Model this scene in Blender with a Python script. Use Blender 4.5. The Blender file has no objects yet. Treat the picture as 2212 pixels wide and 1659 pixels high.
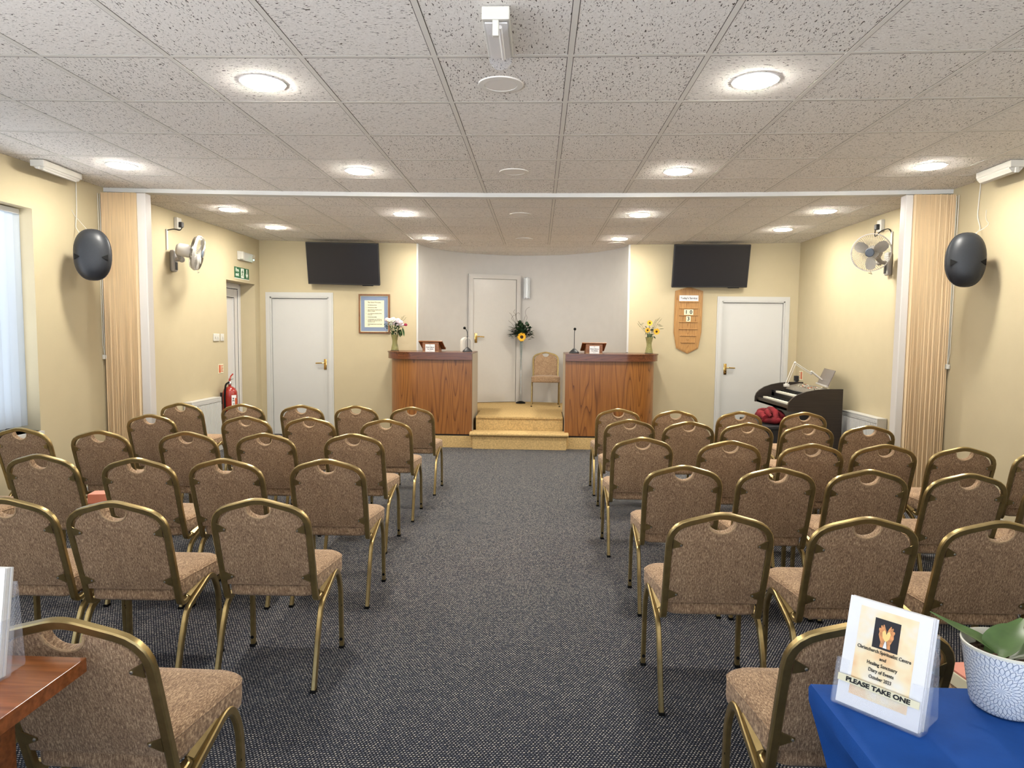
import bpy, bmesh, math, random
from mathutils import Vector, Matrix
PI = math.pi
random.seed(7)
scene = bpy.context.scene
COL = scene.collection

# ------------------------------------------------------------------ camera
CAM_Z = 1.45
yaw, pitch, roll = .0379, -.073, .0101
f_ = Vector((-math.sin(yaw)*math.cos(pitch), math.cos(yaw)*math.cos(pitch), math.sin(pitch)))
r0 = Vector((math.cos(yaw), math.sin(yaw), 0)); u0 = r0.cross(f_)
r_ = r0*math.cos(roll) + u0*math.sin(roll); u_ = -r0*math.sin(roll) + u0*math.cos(roll)
cam = bpy.data.cameras.new('camera'); cam_o = bpy.data.objects.new('camera', cam); COL.objects.link(cam_o)
cam.sensor_width = 36; cam.lens = 1475/2212*36; cam.clip_start = .05
m = Matrix((r_, u_, -f_)).transposed().to_4x4(); m.translation = Vector((0, 0, CAM_Z))
cam_o.matrix_world = m
scene.camera = cam_o

# ------------------------------------------------------------------ world, exposure
w = bpy.data.worlds.new('world'); scene.world = w; w.use_nodes = True
bg = w.node_tree.nodes['Background']; bg.inputs[1].default_value = 1.0
# dim sky above; bright glow below the horizon, added to light the ceiling
_tc = w.node_tree.nodes.new('ShaderNodeTexCoord'); _sp = w.node_tree.nodes.new('ShaderNodeSeparateXYZ'); _cr = w.node_tree.nodes.new('ShaderNodeMapRange'); _mx = w.node_tree.nodes.new('ShaderNodeMix')
_mx.data_type = 'RGBA'; _cr.inputs[1].default_value = -.08; _cr.inputs[2].default_value = .05
w.node_tree.links.new(_tc.outputs['Generated'], _sp.inputs[0]); w.node_tree.links.new(_sp.outputs[2], _cr.inputs[0]); w.node_tree.links.new(_cr.outputs[0], _mx.inputs[0])
_mx.inputs[6].default_value = (9.8, 10.2, 10.9, 1); _mx.inputs[7].default_value = (1.3, 1.6, 2.1, 1)
w.node_tree.links.new(_mx.outputs[2], bg.inputs[0])
scene.view_settings.view_transform = 'Standard'; scene.view_settings.look = 'None'
scene.view_settings.gamma = 1; scene.view_settings.use_curve_mapping = False
scene.view_settings.exposure = 0.20
try:
    scene.cycles.use_denoising = True; scene.cycles.use_light_tree = False
    scene.cycles.adaptive_threshold = .06
    scene.cycles.max_bounces = 6; scene.cycles.diffuse_bounces = 3; scene.cycles.glossy_bounces = 3
    scene.cycles.transmission_bounces = 8; scene.cycles.transparent_max_bounces = 12
    scene.cycles.caustics_reflective = False; scene.cycles.caustics_refractive = False
    scene.cycles.sample_clamp_indirect = 6
except Exception: pass
def portal(name, loc, rot, sx, sy):
    l = bpy.data.lights.new(name, 'AREA'); l.shape = 'RECTANGLE'; l.size = sx; l.size_y = sy
    l.cycles.is_portal = True
    o = bpy.data.objects.new(name, l); COL.objects.link(o); o.location = loc; o.rotation_euler = rot
LAMP = 262.0      # radiance of the downlight diffusers

# ------------------------------------------------------------------ materials
def nodes(name):
    mt = bpy.data.materials.new(name); mt.use_nodes = True
    nt = mt.node_tree; return mt, nt, nt.nodes['Principled BSDF']
def N(nt, t, **k):
    n = nt.nodes.new(t)
    for a, v in k.items(): setattr(n, a, v)
    return n
def rgb(h):
    if isinstance(h, str):
        c = [int(h[i:i+2], 16)/255 for i in (0, 2, 4)]
        return tuple((x/12.92 if x <= .04045 else ((x+.055)/1.055)**2.4) for x in c)
    return h
def mat(name, col, rough=.5, metal=0, noise=0, scale=20, bump=0, bscale=None, trans=0, alpha=1, spec=.5, stretch=(1,1,1), emis=None, es=0, coord='Object', coat=0, ior=1.45):
    mt, nt, b = nodes(name); col = rgb(col)
    b.inputs['Base Color'].default_value = (*col, 1); b.inputs['Roughness'].default_value = rough
    b.inputs['Metallic'].default_value = metal; b.inputs['Transmission Weight'].default_value = trans
    b.inputs['Alpha'].default_value = alpha; b.inputs['Specular IOR Level'].default_value = spec
    b.inputs['Coat Weight'].default_value = coat; b.inputs['IOR'].default_value = ior
    if emis is not None:
        b.inputs['Emission Color'].default_value = (*rgb(emis), 1); b.inputs['Emission Strength'].default_value = es
    if noise or bump:
        tc = N(nt, 'ShaderNodeTexCoord'); mp = N(nt, 'ShaderNodeMapping'); mp.inputs['Scale'].default_value = stretch
        nt.links.new(tc.outputs[coord], mp.inputs[0])
        nz = N(nt, 'ShaderNodeTexNoise'); nz.inputs['Scale'].default_value = scale; nz.inputs['Detail'].default_value = 4
        nt.links.new(mp.outputs[0], nz.inputs['Vector'])
        if noise:
            cr = N(nt, 'ShaderNodeValToRGB'); cr.color_ramp.elements[0].position = .3; cr.color_ramp.elements[1].position = .7
            cr.color_ramp.elements[0].color = (*[c*(1-noise) for c in col], 1)
            cr.color_ramp.elements[1].color = (*[min(1, c*(1+noise)) for c in col], 1)
            nt.links.new(nz.outputs[0], cr.inputs[0]); nt.links.new(cr.outputs[0], b.inputs['Base Color'])
        if bump:
            n2 = nz
            if bscale:
                n2 = N(nt, 'ShaderNodeTexNoise'); n2.inputs['Scale'].default_value = bscale; nt.links.new(mp.outputs[0], n2.inputs['Vector'])
            bp = N(nt, 'ShaderNodeBump'); bp.inputs['Strength'].default_value = bump; bp.inputs['Distance'].default_value = .003
            nt.links.new(n2.outputs[0], bp.inputs['Height']); nt.links.new(bp.outputs[0], b.inputs['Normal'])
    return mt

def fabric_mat():
    mt, nt, b = nodes('tweed_fabric')
    tc = N(nt, 'ShaderNodeTexCoord')
    def noise(sc, st, det=3):
        mp = N(nt, 'ShaderNodeMapping'); mp.inputs['Scale'].default_value = st; nt.links.new(tc.outputs['Object'], mp.inputs[0])
        n = N(nt, 'ShaderNodeTexNoise'); n.inputs['Scale'].default_value = sc; n.inputs['Detail'].default_value = det
        nt.links.new(mp.outputs[0], n.inputs[0]); return n
    a = noise(260, (1.6, .35, .35)); c = noise(420, (.5, 1, 1.3)); bl = noise(16, (1, 1, 1), 2)
    cr = N(nt, 'ShaderNodeValToRGB'); e = cr.color_ramp.elements
    e[0].position = .38; e[0].color = (.155, .090, .050, 1); e[1].position = .66; e[1].color = (.62, .44, .27, 1)
    k = cr.color_ramp.elements.new(.52); k.color = (.32, .203, .118, 1)
    mx = N(nt, 'ShaderNodeMath', operation='ADD'); mx.inputs[1].default_value = 0
    m1 = N(nt, 'ShaderNodeMath', operation='MULTIPLY'); m1.inputs[1].default_value = .62
    m2 = N(nt, 'ShaderNodeMath', operation='MULTIPLY'); m2.inputs[1].default_value = .30
    m3 = N(nt, 'ShaderNodeMath', operation='MULTIPLY_ADD'); m3.inputs[1].default_value = .10
    nt.links.new(a.outputs[0], m1.inputs[0]); nt.links.new(c.outputs[0], m2.inputs[0])
    nt.links.new(m1.outputs[0], mx.inputs[0]); nt.links.new(m2.outputs[0], mx.inputs[1])
    nt.links.new(bl.outputs[0], m3.inputs[0]); nt.links.new(mx.outputs[0], m3.inputs[2])
    nt.links.new(m3.outputs[0], cr.inputs[0]); nt.links.new(cr.outputs[0], b.inputs['Base Color'])
    b.inputs['Roughness'].default_value = .9; b.inputs['Specular IOR Level'].default_value = .2
    b.inputs['Sheen Weight'].default_value = .15
    bp = N(nt, 'ShaderNodeBump'); bp.inputs['Strength'].default_value = .35; bp.inputs['Distance'].default_value = .002
    nt.links.new(c.outputs[0], bp.inputs['Height']); nt.links.new(bp.outputs[0], b.inputs['Normal'])
    return mt

def carpet_mat():
    mt, nt, b = nodes('navy_fleck_carpet'); L = nt.links.new
    tc = N(nt, 'ShaderNodeTexCoord'); sp = N(nt, 'ShaderNodeSeparateXYZ'); L(tc.outputs['Object'], sp.inputs[0])
    def mth(op, a, bb=None, c=None):
        n = N(nt, 'ShaderNodeMath', operation=op)
        for i, v in enumerate((a, bb, c)):
            if v is None: continue
            if isinstance(v, (int, float)): n.inputs[i].default_value = v
            else: L(v, n.inputs[i])
        return n.outputs[0]
    wob = N(nt, 'ShaderNodeTexNoise'); wob.inputs['Scale'].default_value = 90; L(tc.outputs['Object'], wob.inputs[0])
    wv = mth('MULTIPLY', mth('SUBTRACT', wob.outputs[0], .5), .55)
    cu = mth('ADD', mth('MULTIPLY', sp.outputs[0], 1/.0125), wv)
    cv = mth('ADD', mth('MULTIPLY', sp.outputs[1], 1/.0105), wv)
    row = mth('FLOOR', cv)
    sh = mth('MULTIPLY', mth('MODULO', row, 2), .5)
    u = mth('ADD', cu, sh)
    ci = mth('FLOOR', u); fu = mth('SUBTRACT', mth('FRACT', u), .5); fv = mth('SUBTRACT', mth('FRACT', cv), .5)
    # slanted dash inside every cell
    a1 = mth('ADD', mth('MULTIPLY', fu, .8), mth('MULTIPLY', fv, .55)); a2 = mth('SUBTRACT', mth('MULTIPLY', fv, .8), mth('MULTIPLY', fu, .55))
    d = mth('ADD', mth('POWER', mth('MULTIPLY', a1, 1.7), 2), mth('POWER', mth('MULTIPLY', a2, 3.1), 2))
    dash = mth('LESS_THAN', d, .24)
    cb = N(nt, 'ShaderNodeCombineXYZ'); L(ci, cb.inputs[0]); L(row, cb.inputs[1])
    wn = N(nt, 'ShaderNodeTexWhiteNoise', noise_dimensions='2D'); L(cb.outputs[0], wn.inputs['Vector'])
    fl = N(nt, 'ShaderNodeValToRGB'); e = fl.color_ramp.elements
    e[0].position = 0; e[0].color = (.20, .21, .24, 1); e[1].position = 1; e[1].color = (.78, .72, .62, 1)
    L(wn.outputs[0], fl.inputs[0])
    big = N(nt, 'ShaderNodeTexNoise'); big.inputs['Scale'].default_value = 160; L(tc.outputs['Object'], big.inputs[0])
    bs = N(nt, 'ShaderNodeValToRGB'); e = bs.color_ramp.elements
    e[0].position = .35; e[0].color = (.005, .006, .009, 1); e[1].position = .65; e[1].color = (.028, .031, .046, 1)
    L(big.outputs[0], bs.inputs[0])
    mx = N(nt, 'ShaderNodeMix', data_type='RGBA'); L(dash, mx.inputs[0]); L(bs.outputs[0], mx.inputs[6]); L(fl.outputs[0], mx.inputs[7])
    L(mx.outputs[2], b.inputs['Base Color']); b.inputs['Roughness'].default_value = .95; b.inputs['Specular IOR Level'].default_value = .15
    bp = N(nt, 'ShaderNodeBump'); bp.inputs['Strength'].default_value = .6; bp.inputs['Distance'].default_value = .003
    L(big.outputs[0], bp.inputs['Height']); L(bp.outputs[0], b.inputs['Normal'])
    return mt

def tile_mat():
    mt, nt, b = nodes('fissured_ceiling_tile'); L = nt.links.new
    tc = N(nt, 'ShaderNodeTexCoord'); sp = N(nt, 'ShaderNodeSeparateXYZ'); L(tc.outputs['Object'], sp.inputs[0])
    def mth(op, a, bb=None):
        n = N(nt, 'ShaderNodeMath', operation=op)
        for i, v in enumerate((a, bb)):
            if v is None: continue
            if isinstance(v, (int, float)): n.inputs[i].default_value = v
            else: L(v, n.inputs[i])
        return n.outputs[0]
    ix = mth('FLOOR', mth('DIVIDE', mth('ADD', sp.outputs[0], .475), .6)); iy = mth('FLOOR', mth('DIVIDE', mth('SUBTRACT', sp.outputs[1], 3.1), .6))
    cb = N(nt, 'ShaderNodeCombineXYZ'); L(ix, cb.inputs[0]); L(iy, cb.inputs[1])
    wn = N(nt, 'ShaderNodeTexWhiteNoise', noise_dimensions='2D'); L(cb.outputs[0], wn.inputs['Vector'])
    rot = N(nt, 'ShaderNodeVectorRotate', rotation_type='Z_AXIS'); L(tc.outputs['Object'], rot.inputs['Vector'])
    L(mth('MULTIPLY', mth('GREATER_THAN', wn.outputs[0], .5), 1.5708), rot.inputs['Angle'])
    mp = N(nt, 'ShaderNodeMapping'); mp.inputs['Scale'].default_value = (55, 150, 1); L(rot.outputs[0], mp.inputs[0])
    n1 = N(nt, 'ShaderNodeTexNoise'); n1.inputs['Scale'].default_value = 1; n1.inputs['Detail'].default_value = 2; n1.inputs['Distortion'].default_value = .8; L(mp.outputs[0], n1.inputs[0])
    thr = mth('ADD', .345, mth('MULTIPLY', wn.outputs[0], .03))
    fis = mth('LESS_THAN', n1.outputs[0], thr)
    mx = N(nt, 'ShaderNodeMix', data_type='RGBA'); L(fis, mx.inputs[0])
    n2 = N(nt, 'ShaderNodeTexNoise'); n2.inputs['Scale'].default_value = 120; L(tc.outputs['Object'], n2.inputs[0])
    cr = N(nt, 'ShaderNodeValToRGB'); cr.color_ramp.elements[0].position = .3; cr.color_ramp.elements[1].position = .7
    cr.color_ramp.elements[0].color = (.80, .76, .71, 1); cr.color_ramp.elements[1].color = (.92, .89, .84, 1)
    L(n2.outputs[0], cr.inputs[0])
    L(cr.outputs[0], mx.inputs[6]); mx.inputs[7].default_value = (.10, .085, .07, 1)
    L(mx.outputs[2], b.inputs['Base Color']); b.inputs['Roughness'].default_value = .9; b.inputs['Specular IOR Level'].default_value = .1
    return mt

def oak_mat(name, dark, lite, axis='z', sc=1., rough=.35):
    """flat-sawn grain that runs along one axis: contour lines of a stretched noise"""
    mt, nt, b = nodes(name); L = nt.links.new
    tc = N(nt, 'ShaderNodeTexCoord'); mp = N(nt, 'ShaderNodeMapping')
    st = {'z': (3.2, 3.2, .20), 'x': (.20, 3.2, 3.2), 'y': (3.2, .20, 3.2)}[axis]
    mp.inputs['Scale'].default_value = [s*sc for s in st]; L(tc.outputs['Object'], mp.inputs[0])
    n = N(nt, 'ShaderNodeTexNoise'); n.inputs['Scale'].default_value = 1.3; n.inputs['Detail'].default_value = 1.5; n.inputs['Distortion'].default_value = .25; L(mp.outputs[0], n.inputs[0])
    ml = N(nt, 'ShaderNodeMath', operation='MULTIPLY'); ml.inputs[1].default_value = 26; L(n.outputs[0], ml.inputs[0])
    fr = N(nt, 'ShaderNodeMath', operation='FRACT'); L(ml.outputs[0], fr.inputs[0])
    cr = N(nt, 'ShaderNodeValToRGB'); e = cr.color_ramp.elements; d = rgb(dark); l = rgb(lite)
    e[0].position = 0; e[0].color = (*d, 1); e[1].position = .16; e[1].color = (*[a*.35+c*.65 for a, c in zip(d, l)], 1)
    k = e.new(.55); k.color = (*l, 1); k = e.new(.97); k.color = (*[a*.2+c*.8 for a, c in zip(d, l)], 1)
    L(fr.outputs[0], cr.inputs[0])
    m2 = N(nt, 'ShaderNodeMapping'); m2.inputs['Scale'].default_value = [s*sc*16 if s > 1 else s*sc*5 for s in st]; L(tc.outputs['Object'], m2.inputs[0])
    n2 = N(nt, 'ShaderNodeTexNoise'); n2.inputs['Scale'].default_value = 3; n2.inputs['Detail'].default_value = 3; L(m2.outputs[0], n2.inputs[0])
    mx = N(nt, 'ShaderNodeMix', data_type='RGBA', blend_type='MULTIPLY'); mx.inputs[0].default_value = .55
    c2 = N(nt, 'ShaderNodeValToRGB'); c2.color_ramp.elements[0].position = .35; c2.color_ramp.elements[0].color = (.45, .42, .4, 1); c2.color_ramp.elements[1].position = .6
    L(n2.outputs[0], c2.inputs[0]); L(cr.outputs[0], mx.inputs[6]); L(c2.outputs[0], mx.inputs[7]); L(mx.outputs[2], b.inputs['Base Color'])
    b.inputs['Roughness'].default_value = rough
    return mt

def petal_mat():
    """white glazed pot with a grey-blue outline pattern of petals spreading from a centre"""
    mt, nt, b = nodes('petal_pattern_glaze'); L = nt.links.new
    tc = N(nt, 'ShaderNodeTexCoord'); sp = N(nt, 'ShaderNodeSeparateXYZ'); L(tc.outputs['Object'], sp.inputs[0])
    def mth(op, a, bb=None):
        n = N(nt, 'ShaderNodeMath', operation=op)
        for i, v in enumerate((a, bb)):
            if v is None: continue
            if isinstance(v, (int, float)): n.inputs[i].default_value = v
            else: L(v, n.inputs[i])
        return n.outputs[0]
    ang = mth('ARCTAN2', mth('MULTIPLY', sp.outputs[0], 1), mth('MULTIPLY', sp.outputs[1], -1))   # 0 towards -y
    ang = mth('SUBTRACT', ang, -.70)
    X = mth('MULTIPLY', ang, .066); Z = mth('SUBTRACT', sp.outputs[2], .058)
    r = mth('SQRT', mth('ADD', mth('POWER', X, 2), mth('POWER', Z, 2))); th = mth('ARCTAN2', Z, X)
    lr = mth('MULTIPLY', r, 62)
    ring = mth('FLOOR', lr); k = mth('FRACT', lr)
    cnt = mth('ADD', mth('MULTIPLY', ring, 11), 12)
    t = mth('ADD', mth('MULTIPLY', mth('MULTIPLY', th, 1/6.28318), cnt), mth('MULTIPLY', mth('MODULO', ring, 2), .5))
    fx = mth('ABSOLUTE', mth('SUBTRACT', mth('FRACT', t), .5))
    edge = mth('MULTIPLY', mth('SINE', mth('MULTIPLY', k, 3.14159)), .5)
    dd = mth('ABSOLUTE', mth('SUBTRACT', fx, mth('MULTIPLY', edge, .96)))
    thin = mth('LESS_THAN', dd, .085)
    shade = mth('MULTIPLY', mth('SUBTRACT', 1, k), .6)
    mx = N(nt, 'ShaderNodeMix', data_type='RGBA'); L(thin, mx.inputs[0]); mx.inputs[6].default_value = (.78, .80, .80, 1); mx.inputs[7].default_value = (.20, .24, .31, 1)
    # the petals are glazed bluer at their root
    m2 = N(nt, 'ShaderNodeMix', data_type='RGBA'); L(mth('MULTIPLY', shade, .6), m2.inputs[0]); L(mx.outputs[2], m2.inputs[6]); m2.inputs[7].default_value = (.48, .56, .68, 1)
    L(m2.outputs[2], b.inputs['Base Color']); b.inputs['Roughness'].default_value = .25
    return mt

M = {}
M['wall'] = mat('cream_wall_paint', (.51, .435, .285), .75, noise=.02, scale=6, bump=.12, bscale=220, spec=.25)
M['recess'] = mat('off_white_paint', (.57, .545, .505), .55, noise=.02, scale=8, bump=.1, bscale=160, spec=.4)
M['tile'] = tile_mat()
M['grid'] = mat('ceiling_grid_white', (.78, .75, .69), .7, spec=.2)
M['carpet'] = carpet_mat()
M['tan_carpet'] = mat('tan_carpet', (.56, .39, .175), .97, noise=.22, scale=60, bump=.7, bscale=300, spec=.1)
M['fabric'] = fabric_mat()
M['gold'] = mat('antique_gold_metal', (.36, .265, .115), .30, .85, noise=.12, scale=35)
M['lining'] = mat('lit_lip_and_feet_tan', (.44, .30, .17), .85, noise=.2, scale=200)  # hole lip coloured as lit fabric; also the book stand feet
M['plug'] = mat('black_rubber', (.008, .008, .008), .7, spec=.12)
M['steel'] = mat('brushed_steel', (.55, .55, .55), .3, .9)
M['white'] = mat('white_gloss_paint', (.56, .555, .53), .32, noise=.01, scale=5)
M['pvc'] = mat('white_pvc', (.72, .70, .68), .35)
M['plastic'] = mat('white_plastic', (.60, .58, .52), .4)
M['post'] = mat('grey_white_post', (.56, .53, .50), .45)
M['brass'] = mat('polished_brass', (.65, .45, .16), .18, 1)
M['black'] = mat('black_plastic', (.018, .018, .020), .45)
M['screen'] = mat('dark_screen', (.018, .018, .021), .25, spec=.35)
M['pleat'] = mat('woodgrain_vinyl', (.84, .65, .41), .5, noise=.12, scale=10, stretch=(8, 8, .3))
M['oak'] = oak_mat('stained_oak', '5e3312', '9c6530')
M['oak_top'] = oak_mat('dark_oak_top', '4c2612', '703e22', 'x', 1.3, .24)
M['side'] = mat('beige_laminate', (.42, .36, .27), .5)
M['board'] = oak_mat('light_oak', '8a5c2a', 'b98a4c', 'z', 2.2, .45)
M['diffuser'] = mat('lit_diffuser', (.9, .9, .9), .5, emis=(1, .95, .85), es=LAMP)
M['off'] = mat('unlit_diffuser', (.80, .77, .73), .4)
M['blind'] = None
M['speaker'] = mat('charcoal_shell', (.016, .018, .022), .45, spec=.4, noise=.1, scale=80)
M['fan'] = mat('grey_fan_plastic', (.40, .38, .35), .35)
M['fan_light'] = mat('pale_fan_plastic', (.60, .58, .54), .35)
M['wire'] = mat('fan_cage_wire', (.30, .28, .24), .35, .6)
M['dgrey'] = mat('slate_plastic', (.08, .10, .13), .4)
M['red'] = mat('fire_red_paint', (.28, .020, .014), .22, coat=.5)
M['paper'] = mat('white_paper', (.80, .80, .80), .7)
M['ink'] = mat('black_ink', (.02, .02, .02), .8)
M['green'] = mat('safety_green', (.012, .11, .050), .4)
M['signw'] = mat('sign_white', (.75, .80, .72), .4)
M['orange'] = mat('fire_sign_red', (.55, .10, .03), .5)
M['blue'] = mat('royal_blue_stretch_cloth', (.010, .068, .29), .8, noise=.12, scale=14, bump=.15, bscale=400, spec=.2)
M['mount'] = mat('slate_blue_mount', (.20, .25, .36), .8)
M['cream'] = mat('cream_paper', (.74, .70, .50), .7)
M['frame'] = oak_mat('frame_wood', '4a2a10', '8a5828', 'z', 3, .3)
M['teak'] = mat('polished_cherry', (.24, .075, .022), .2, noise=.28, scale=5, stretch=(1.2, 14, 14))
M['rustic'] = oak_mat('rustic_oak', '3a1d0c', '9a6030', 'x', 2.5, .35)
M['organ'] = mat('dark_espresso_laminate', (.026, .019, .015), .38, noise=.25, scale=6, stretch=(.4, .4, 9))
M['organ_in'] = mat('black_panel', (.012, .011, .011), .3)
M['panel'] = mat('organ_panel_grey', (.16, .14, .11), .35, noise=.3, scale=60)
M['ivory'] = mat('ivory_keys', (.80, .77, .66), .25)
M['fleece'] = mat('crimson_fleece', (.17, .008, .013), .9, noise=.45, scale=9, bump=.5, bscale=90)
M['glass'] = mat('clear_glass', (.80, .84, .84), .03, alpha=.14, spec=.7)
M['vase'] = mat('olive_cut_glass', (.34, .32, .12), .10, alpha=.55, bump=.8, bscale=60)
M['acrylic'] = mat('clear_acrylic', (.80, .86, .98), .05, alpha=.09, spec=.6)
M['leaf'] = mat('dark_green_leaf', (.018, .045, .016), .45, noise=.3, scale=20)
M['leaf2'] = mat('mid_green_leaf', (.05, .11, .035), .45, noise=.3, scale=20)
M['orchid'] = mat('orchid_leaf', (.085, .15, .045), .35, noise=.25, scale=18)
M['eucalyptus'] = mat('blue_green_foliage', (.14, .21, .21), .7, noise=.25, scale=30)
M['twig'] = mat('dark_twig', (.10, .07, .05), .8)
M['yellow'] = mat('sunflower_petal', (.85, .46, .02), .6, noise=.2, scale=60)
M['sunc'] = mat('sunflower_centre', (.05, .022, .008), .9)
M['pinkw'] = mat('blush_white_petal', (.80, .68, .72), .7, noise=.12, scale=80)
M['whitep'] = mat('ivory_petal', (.85, .82, .66), .7, noise=.08, scale=80)
M['rose'] = mat('crimson_petal', (.28, .015, .05), .6, noise=.3, scale=70)
M['bark'] = mat('bark_potting_mix', (.10, .06, .035), .9, noise=.5, scale=60)
M['pot'] = petal_mat()
M['pot_in'] = mat('cream_glaze', (.74, .73, .62), .25)
M['smoke'] = mat('smoked_acrylic', (.16, .135, .13), .2, alpha=.82)
M['pink'] = mat('salmon_card', (.72, .28, .20), .6)
M['crystal'] = mat('faceted_glass', (.80, .82, .78), .06, alpha=.45, bump=1, bscale=50, spec=1)
def blind_mat():
    mt, nt, b = nodes('translucent_blind_fabric'); nt.nodes.remove(b); out = nt.nodes['Material Output']
    d = N(nt, 'ShaderNodeBsdfDiffuse'); d.inputs[0].default_value = (.70, .74, .78, 1)
    t = N(nt, 'ShaderNodeBsdfTranslucent'); t.inputs[0].default_value = (.20, .245, .29, 1)
    mx = N(nt, 'ShaderNodeMixShader'); mx.inputs[0].default_value = .55
    nt.links.new(d.outputs[0], mx.inputs[1]); nt.links.new(t.outputs[0], mx.inputs[2]); nt.links.new(mx.outputs[0], out.inputs[0])
    return mt
M['blind'] = blind_mat()

# ------------------------------------------------------------------ mesh helpers
class MB:
    """collects shapes with material slots; build() links ONE mesh object"""
    def __init__(s): s.v = []; s.f = []; s.m = []; s.cur = 0
    def add(s, vs, fs, mi=None):
        o = len(s.v); s.v += [tuple(v) for v in vs]
        for q in fs: s.f.append([o+i for i in q]); s.m.append(s.cur if mi is None else mi)
        return s
    def box(s, x0, y0, z0, x1, y1, z1, mi=None, T=None):
        vs = [Vector((x, y, z)) for x in (x0, x1) for y in (y0, y1) for z in (z0, z1)]
        if T: vs = [T @ v for v in vs]
        return s.add(vs, [(0,1,3,2),(4,6,7,5),(0,4,5,1),(2,3,7,6),(0,2,6,4),(1,5,7,3)], mi)
    def rbox(s, x0, y0, z0, x1, y1, z1, r=.005, mi=None, T=None):
        """box with chamfered edges"""
        vs = []; fs = []
        c = (Vector(((x0+x1)/2, (y0+y1)/2, (z0+z1)/2)), Vector(((x1-x0)/2, (y1-y0)/2, (z1-z0)/2)))
        bm = bmesh.new(); bmesh.ops.create_cube(bm, size=2)
        for v in bm.verts: v.co = Vector((v.co[0]*c[1][0], v.co[1]*c[1][1], v.co[2]*c[1][2]))
        bmesh.ops.bevel(bm, geom=bm.edges[:], offset=min(r, min(c[1])*.9), segments=2, profile=.5, affect='EDGES')
        bm.verts.ensure_lookup_table()
        vs = [v.co + c[0] for v in bm.verts]
        if T: vs = [T @ v for v in vs]
        fs = [[v.index for v in f.verts] for f in bm.faces]; bm.free()
        return s.add(vs, fs, mi)
    def prism(s, pts, a, b, axis='z', mi=None, T=None):
        """polygon pts (2-D, ccw) swept from a to b along an axis"""
        n = len(pts)
        def P(p, t): return {'z': Vector((p[0], p[1], t)), 'y': Vector((p[0], t, p[1])), 'x': Vector((t, p[0], p[1]))}[axis]
        vs = [P(p, a) for p in pts] + [P(p, b) for p in pts]
        if T: vs = [T @ v for v in vs]
        return s.add(vs, [list(range(n))[::-1], list(range(n, 2*n))] + [(i, (i+1) % n, n+(i+1) % n, n+i) for i in range(n)], mi)
    def loft(s, rings, cap=True, closed=True, mi=None, T=None):
        n = len(rings[0]); vs = [Vector(p) for r in rings for p in r]
        if T: vs = [T @ v for v in vs]
        fs = []
        for k in range(len(rings)-1):
            for i in range(n if closed else n-1):
                j = (i+1) % n; fs.append((k*n+i, k*n+j, (k+1)*n+j, (k+1)*n+i))
        if cap: fs += [list(range(n))[::-1], [(len(rings)-1)*n+i for i in range(n)]]
        return s.add(vs, fs, mi)
    def lathe(s, prof, seg=24, c=(0, 0, 0), mi=None, T=None, cap=True):
        rings = [[(c[0]+r*math.cos(2*PI*i/seg), c[1]+r*math.sin(2*PI*i/seg), c[2]+z) for i in range(seg)] for r, z in prof]
        return s.loft(rings, cap, True, mi, T)
    def tube(s, path, r, seg=8, mi=None, T=None, rect=None, closed=False, side=None):
        """round (r) or rectangular (rect = half widths along side / across) tube on a path"""
        P = [Vector(p) for p in path]; n = len(P); rings = []
        side = Vector(side) if side else None
        prev = None
        for i in range(n):
            if closed: t = (P[(i+1) % n]-P[i-1]).normalized()
            else: t = (P[min(i+1, n-1)]-P[max(i-1, 0)]).normalized()
            if side is not None: a = (side - t*side.dot(t)).normalized()
            else:
                if prev is None:
                    h = Vector((0, 0, 1)) if abs(t.z) < .9 else Vector((1, 0, 0)); a = (h-t*h.dot(t)).normalized()
                else: a = (prev-t*prev.dot(t)).normalized()
            prev = a; b = t.cross(a)
            if rect:
                hw, hh = rect; c = min(hw, hh)*.35
                q = [(hw, hh-c), (hw-c, hh), (-hw+c, hh), (-hw, hh-c), (-hw, -hh+c), (-hw+c, -hh), (hw-c, -hh), (hw, -hh+c)]
                rings.append([P[i]+a*x+b*y for x, y in q])
            else:
                rr = r[i] if isinstance(r, (list, tuple)) else r
                rings.append([P[i]+a*rr*math.cos(2*PI*k/seg)+b*rr*math.sin(2*PI*k/seg) for k in range(seg)])
        if closed: rings.append(rings[0])
        return s.loft(rings, not closed, True, mi, T)
    def cyl(s, a, b, r, r2=None, seg=16, mi=None, T=None):
        return s.tube([a, b], [r, r if r2 is None else r2], seg, mi, T)
    def ball(s, c, r, seg=14, rg=8, mi=None, T=None, sc=(1, 1, 1)):
        rings = []
        for k in range(rg+1):
            t = PI*k/rg; rr = max(math.sin(t), 1e-3)
            rings.append([(c[0]+r*sc[0]*rr*math.cos(2*PI*i/seg), c[1]+r*sc[1]*rr*math.sin(2*PI*i/seg), c[2]-r*sc[2]*math.cos(t)) for i in range(seg)])
        return s.loft(rings, True, True, mi, T)
    def build(s, name, mats, parent=None, smooth=False, loc=None, rot=None):
        me = bpy.data.meshes.new(name); me.from_pydata(s.v, [], s.f)
        if not isinstance(mats, (list, tuple)): mats = [mats]
        for q in mats: me.materials.append(M[q] if isinstance(q, str) else q)
        me.polygons.foreach_set('material_index', s.m)
        bm = bmesh.new(); bm.from_mesh(me); bmesh.ops.recalc_face_normals(bm, faces=bm.faces[:]); bm.to_mesh(me); bm.free()
        if smooth:
            me.polygons.foreach_set('use_smooth', [True]*len(me.polygons))
            me.set_sharp_from_angle(angle=math.radians(smooth if smooth is not True else 40))
        me.update()
        o = bpy.data.objects.new(name, me); COL.objects.link(o)
        if parent: o.parent = parent
        if loc: o.location = loc
        if rot: o.rotation_euler = rot
        return o
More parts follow.
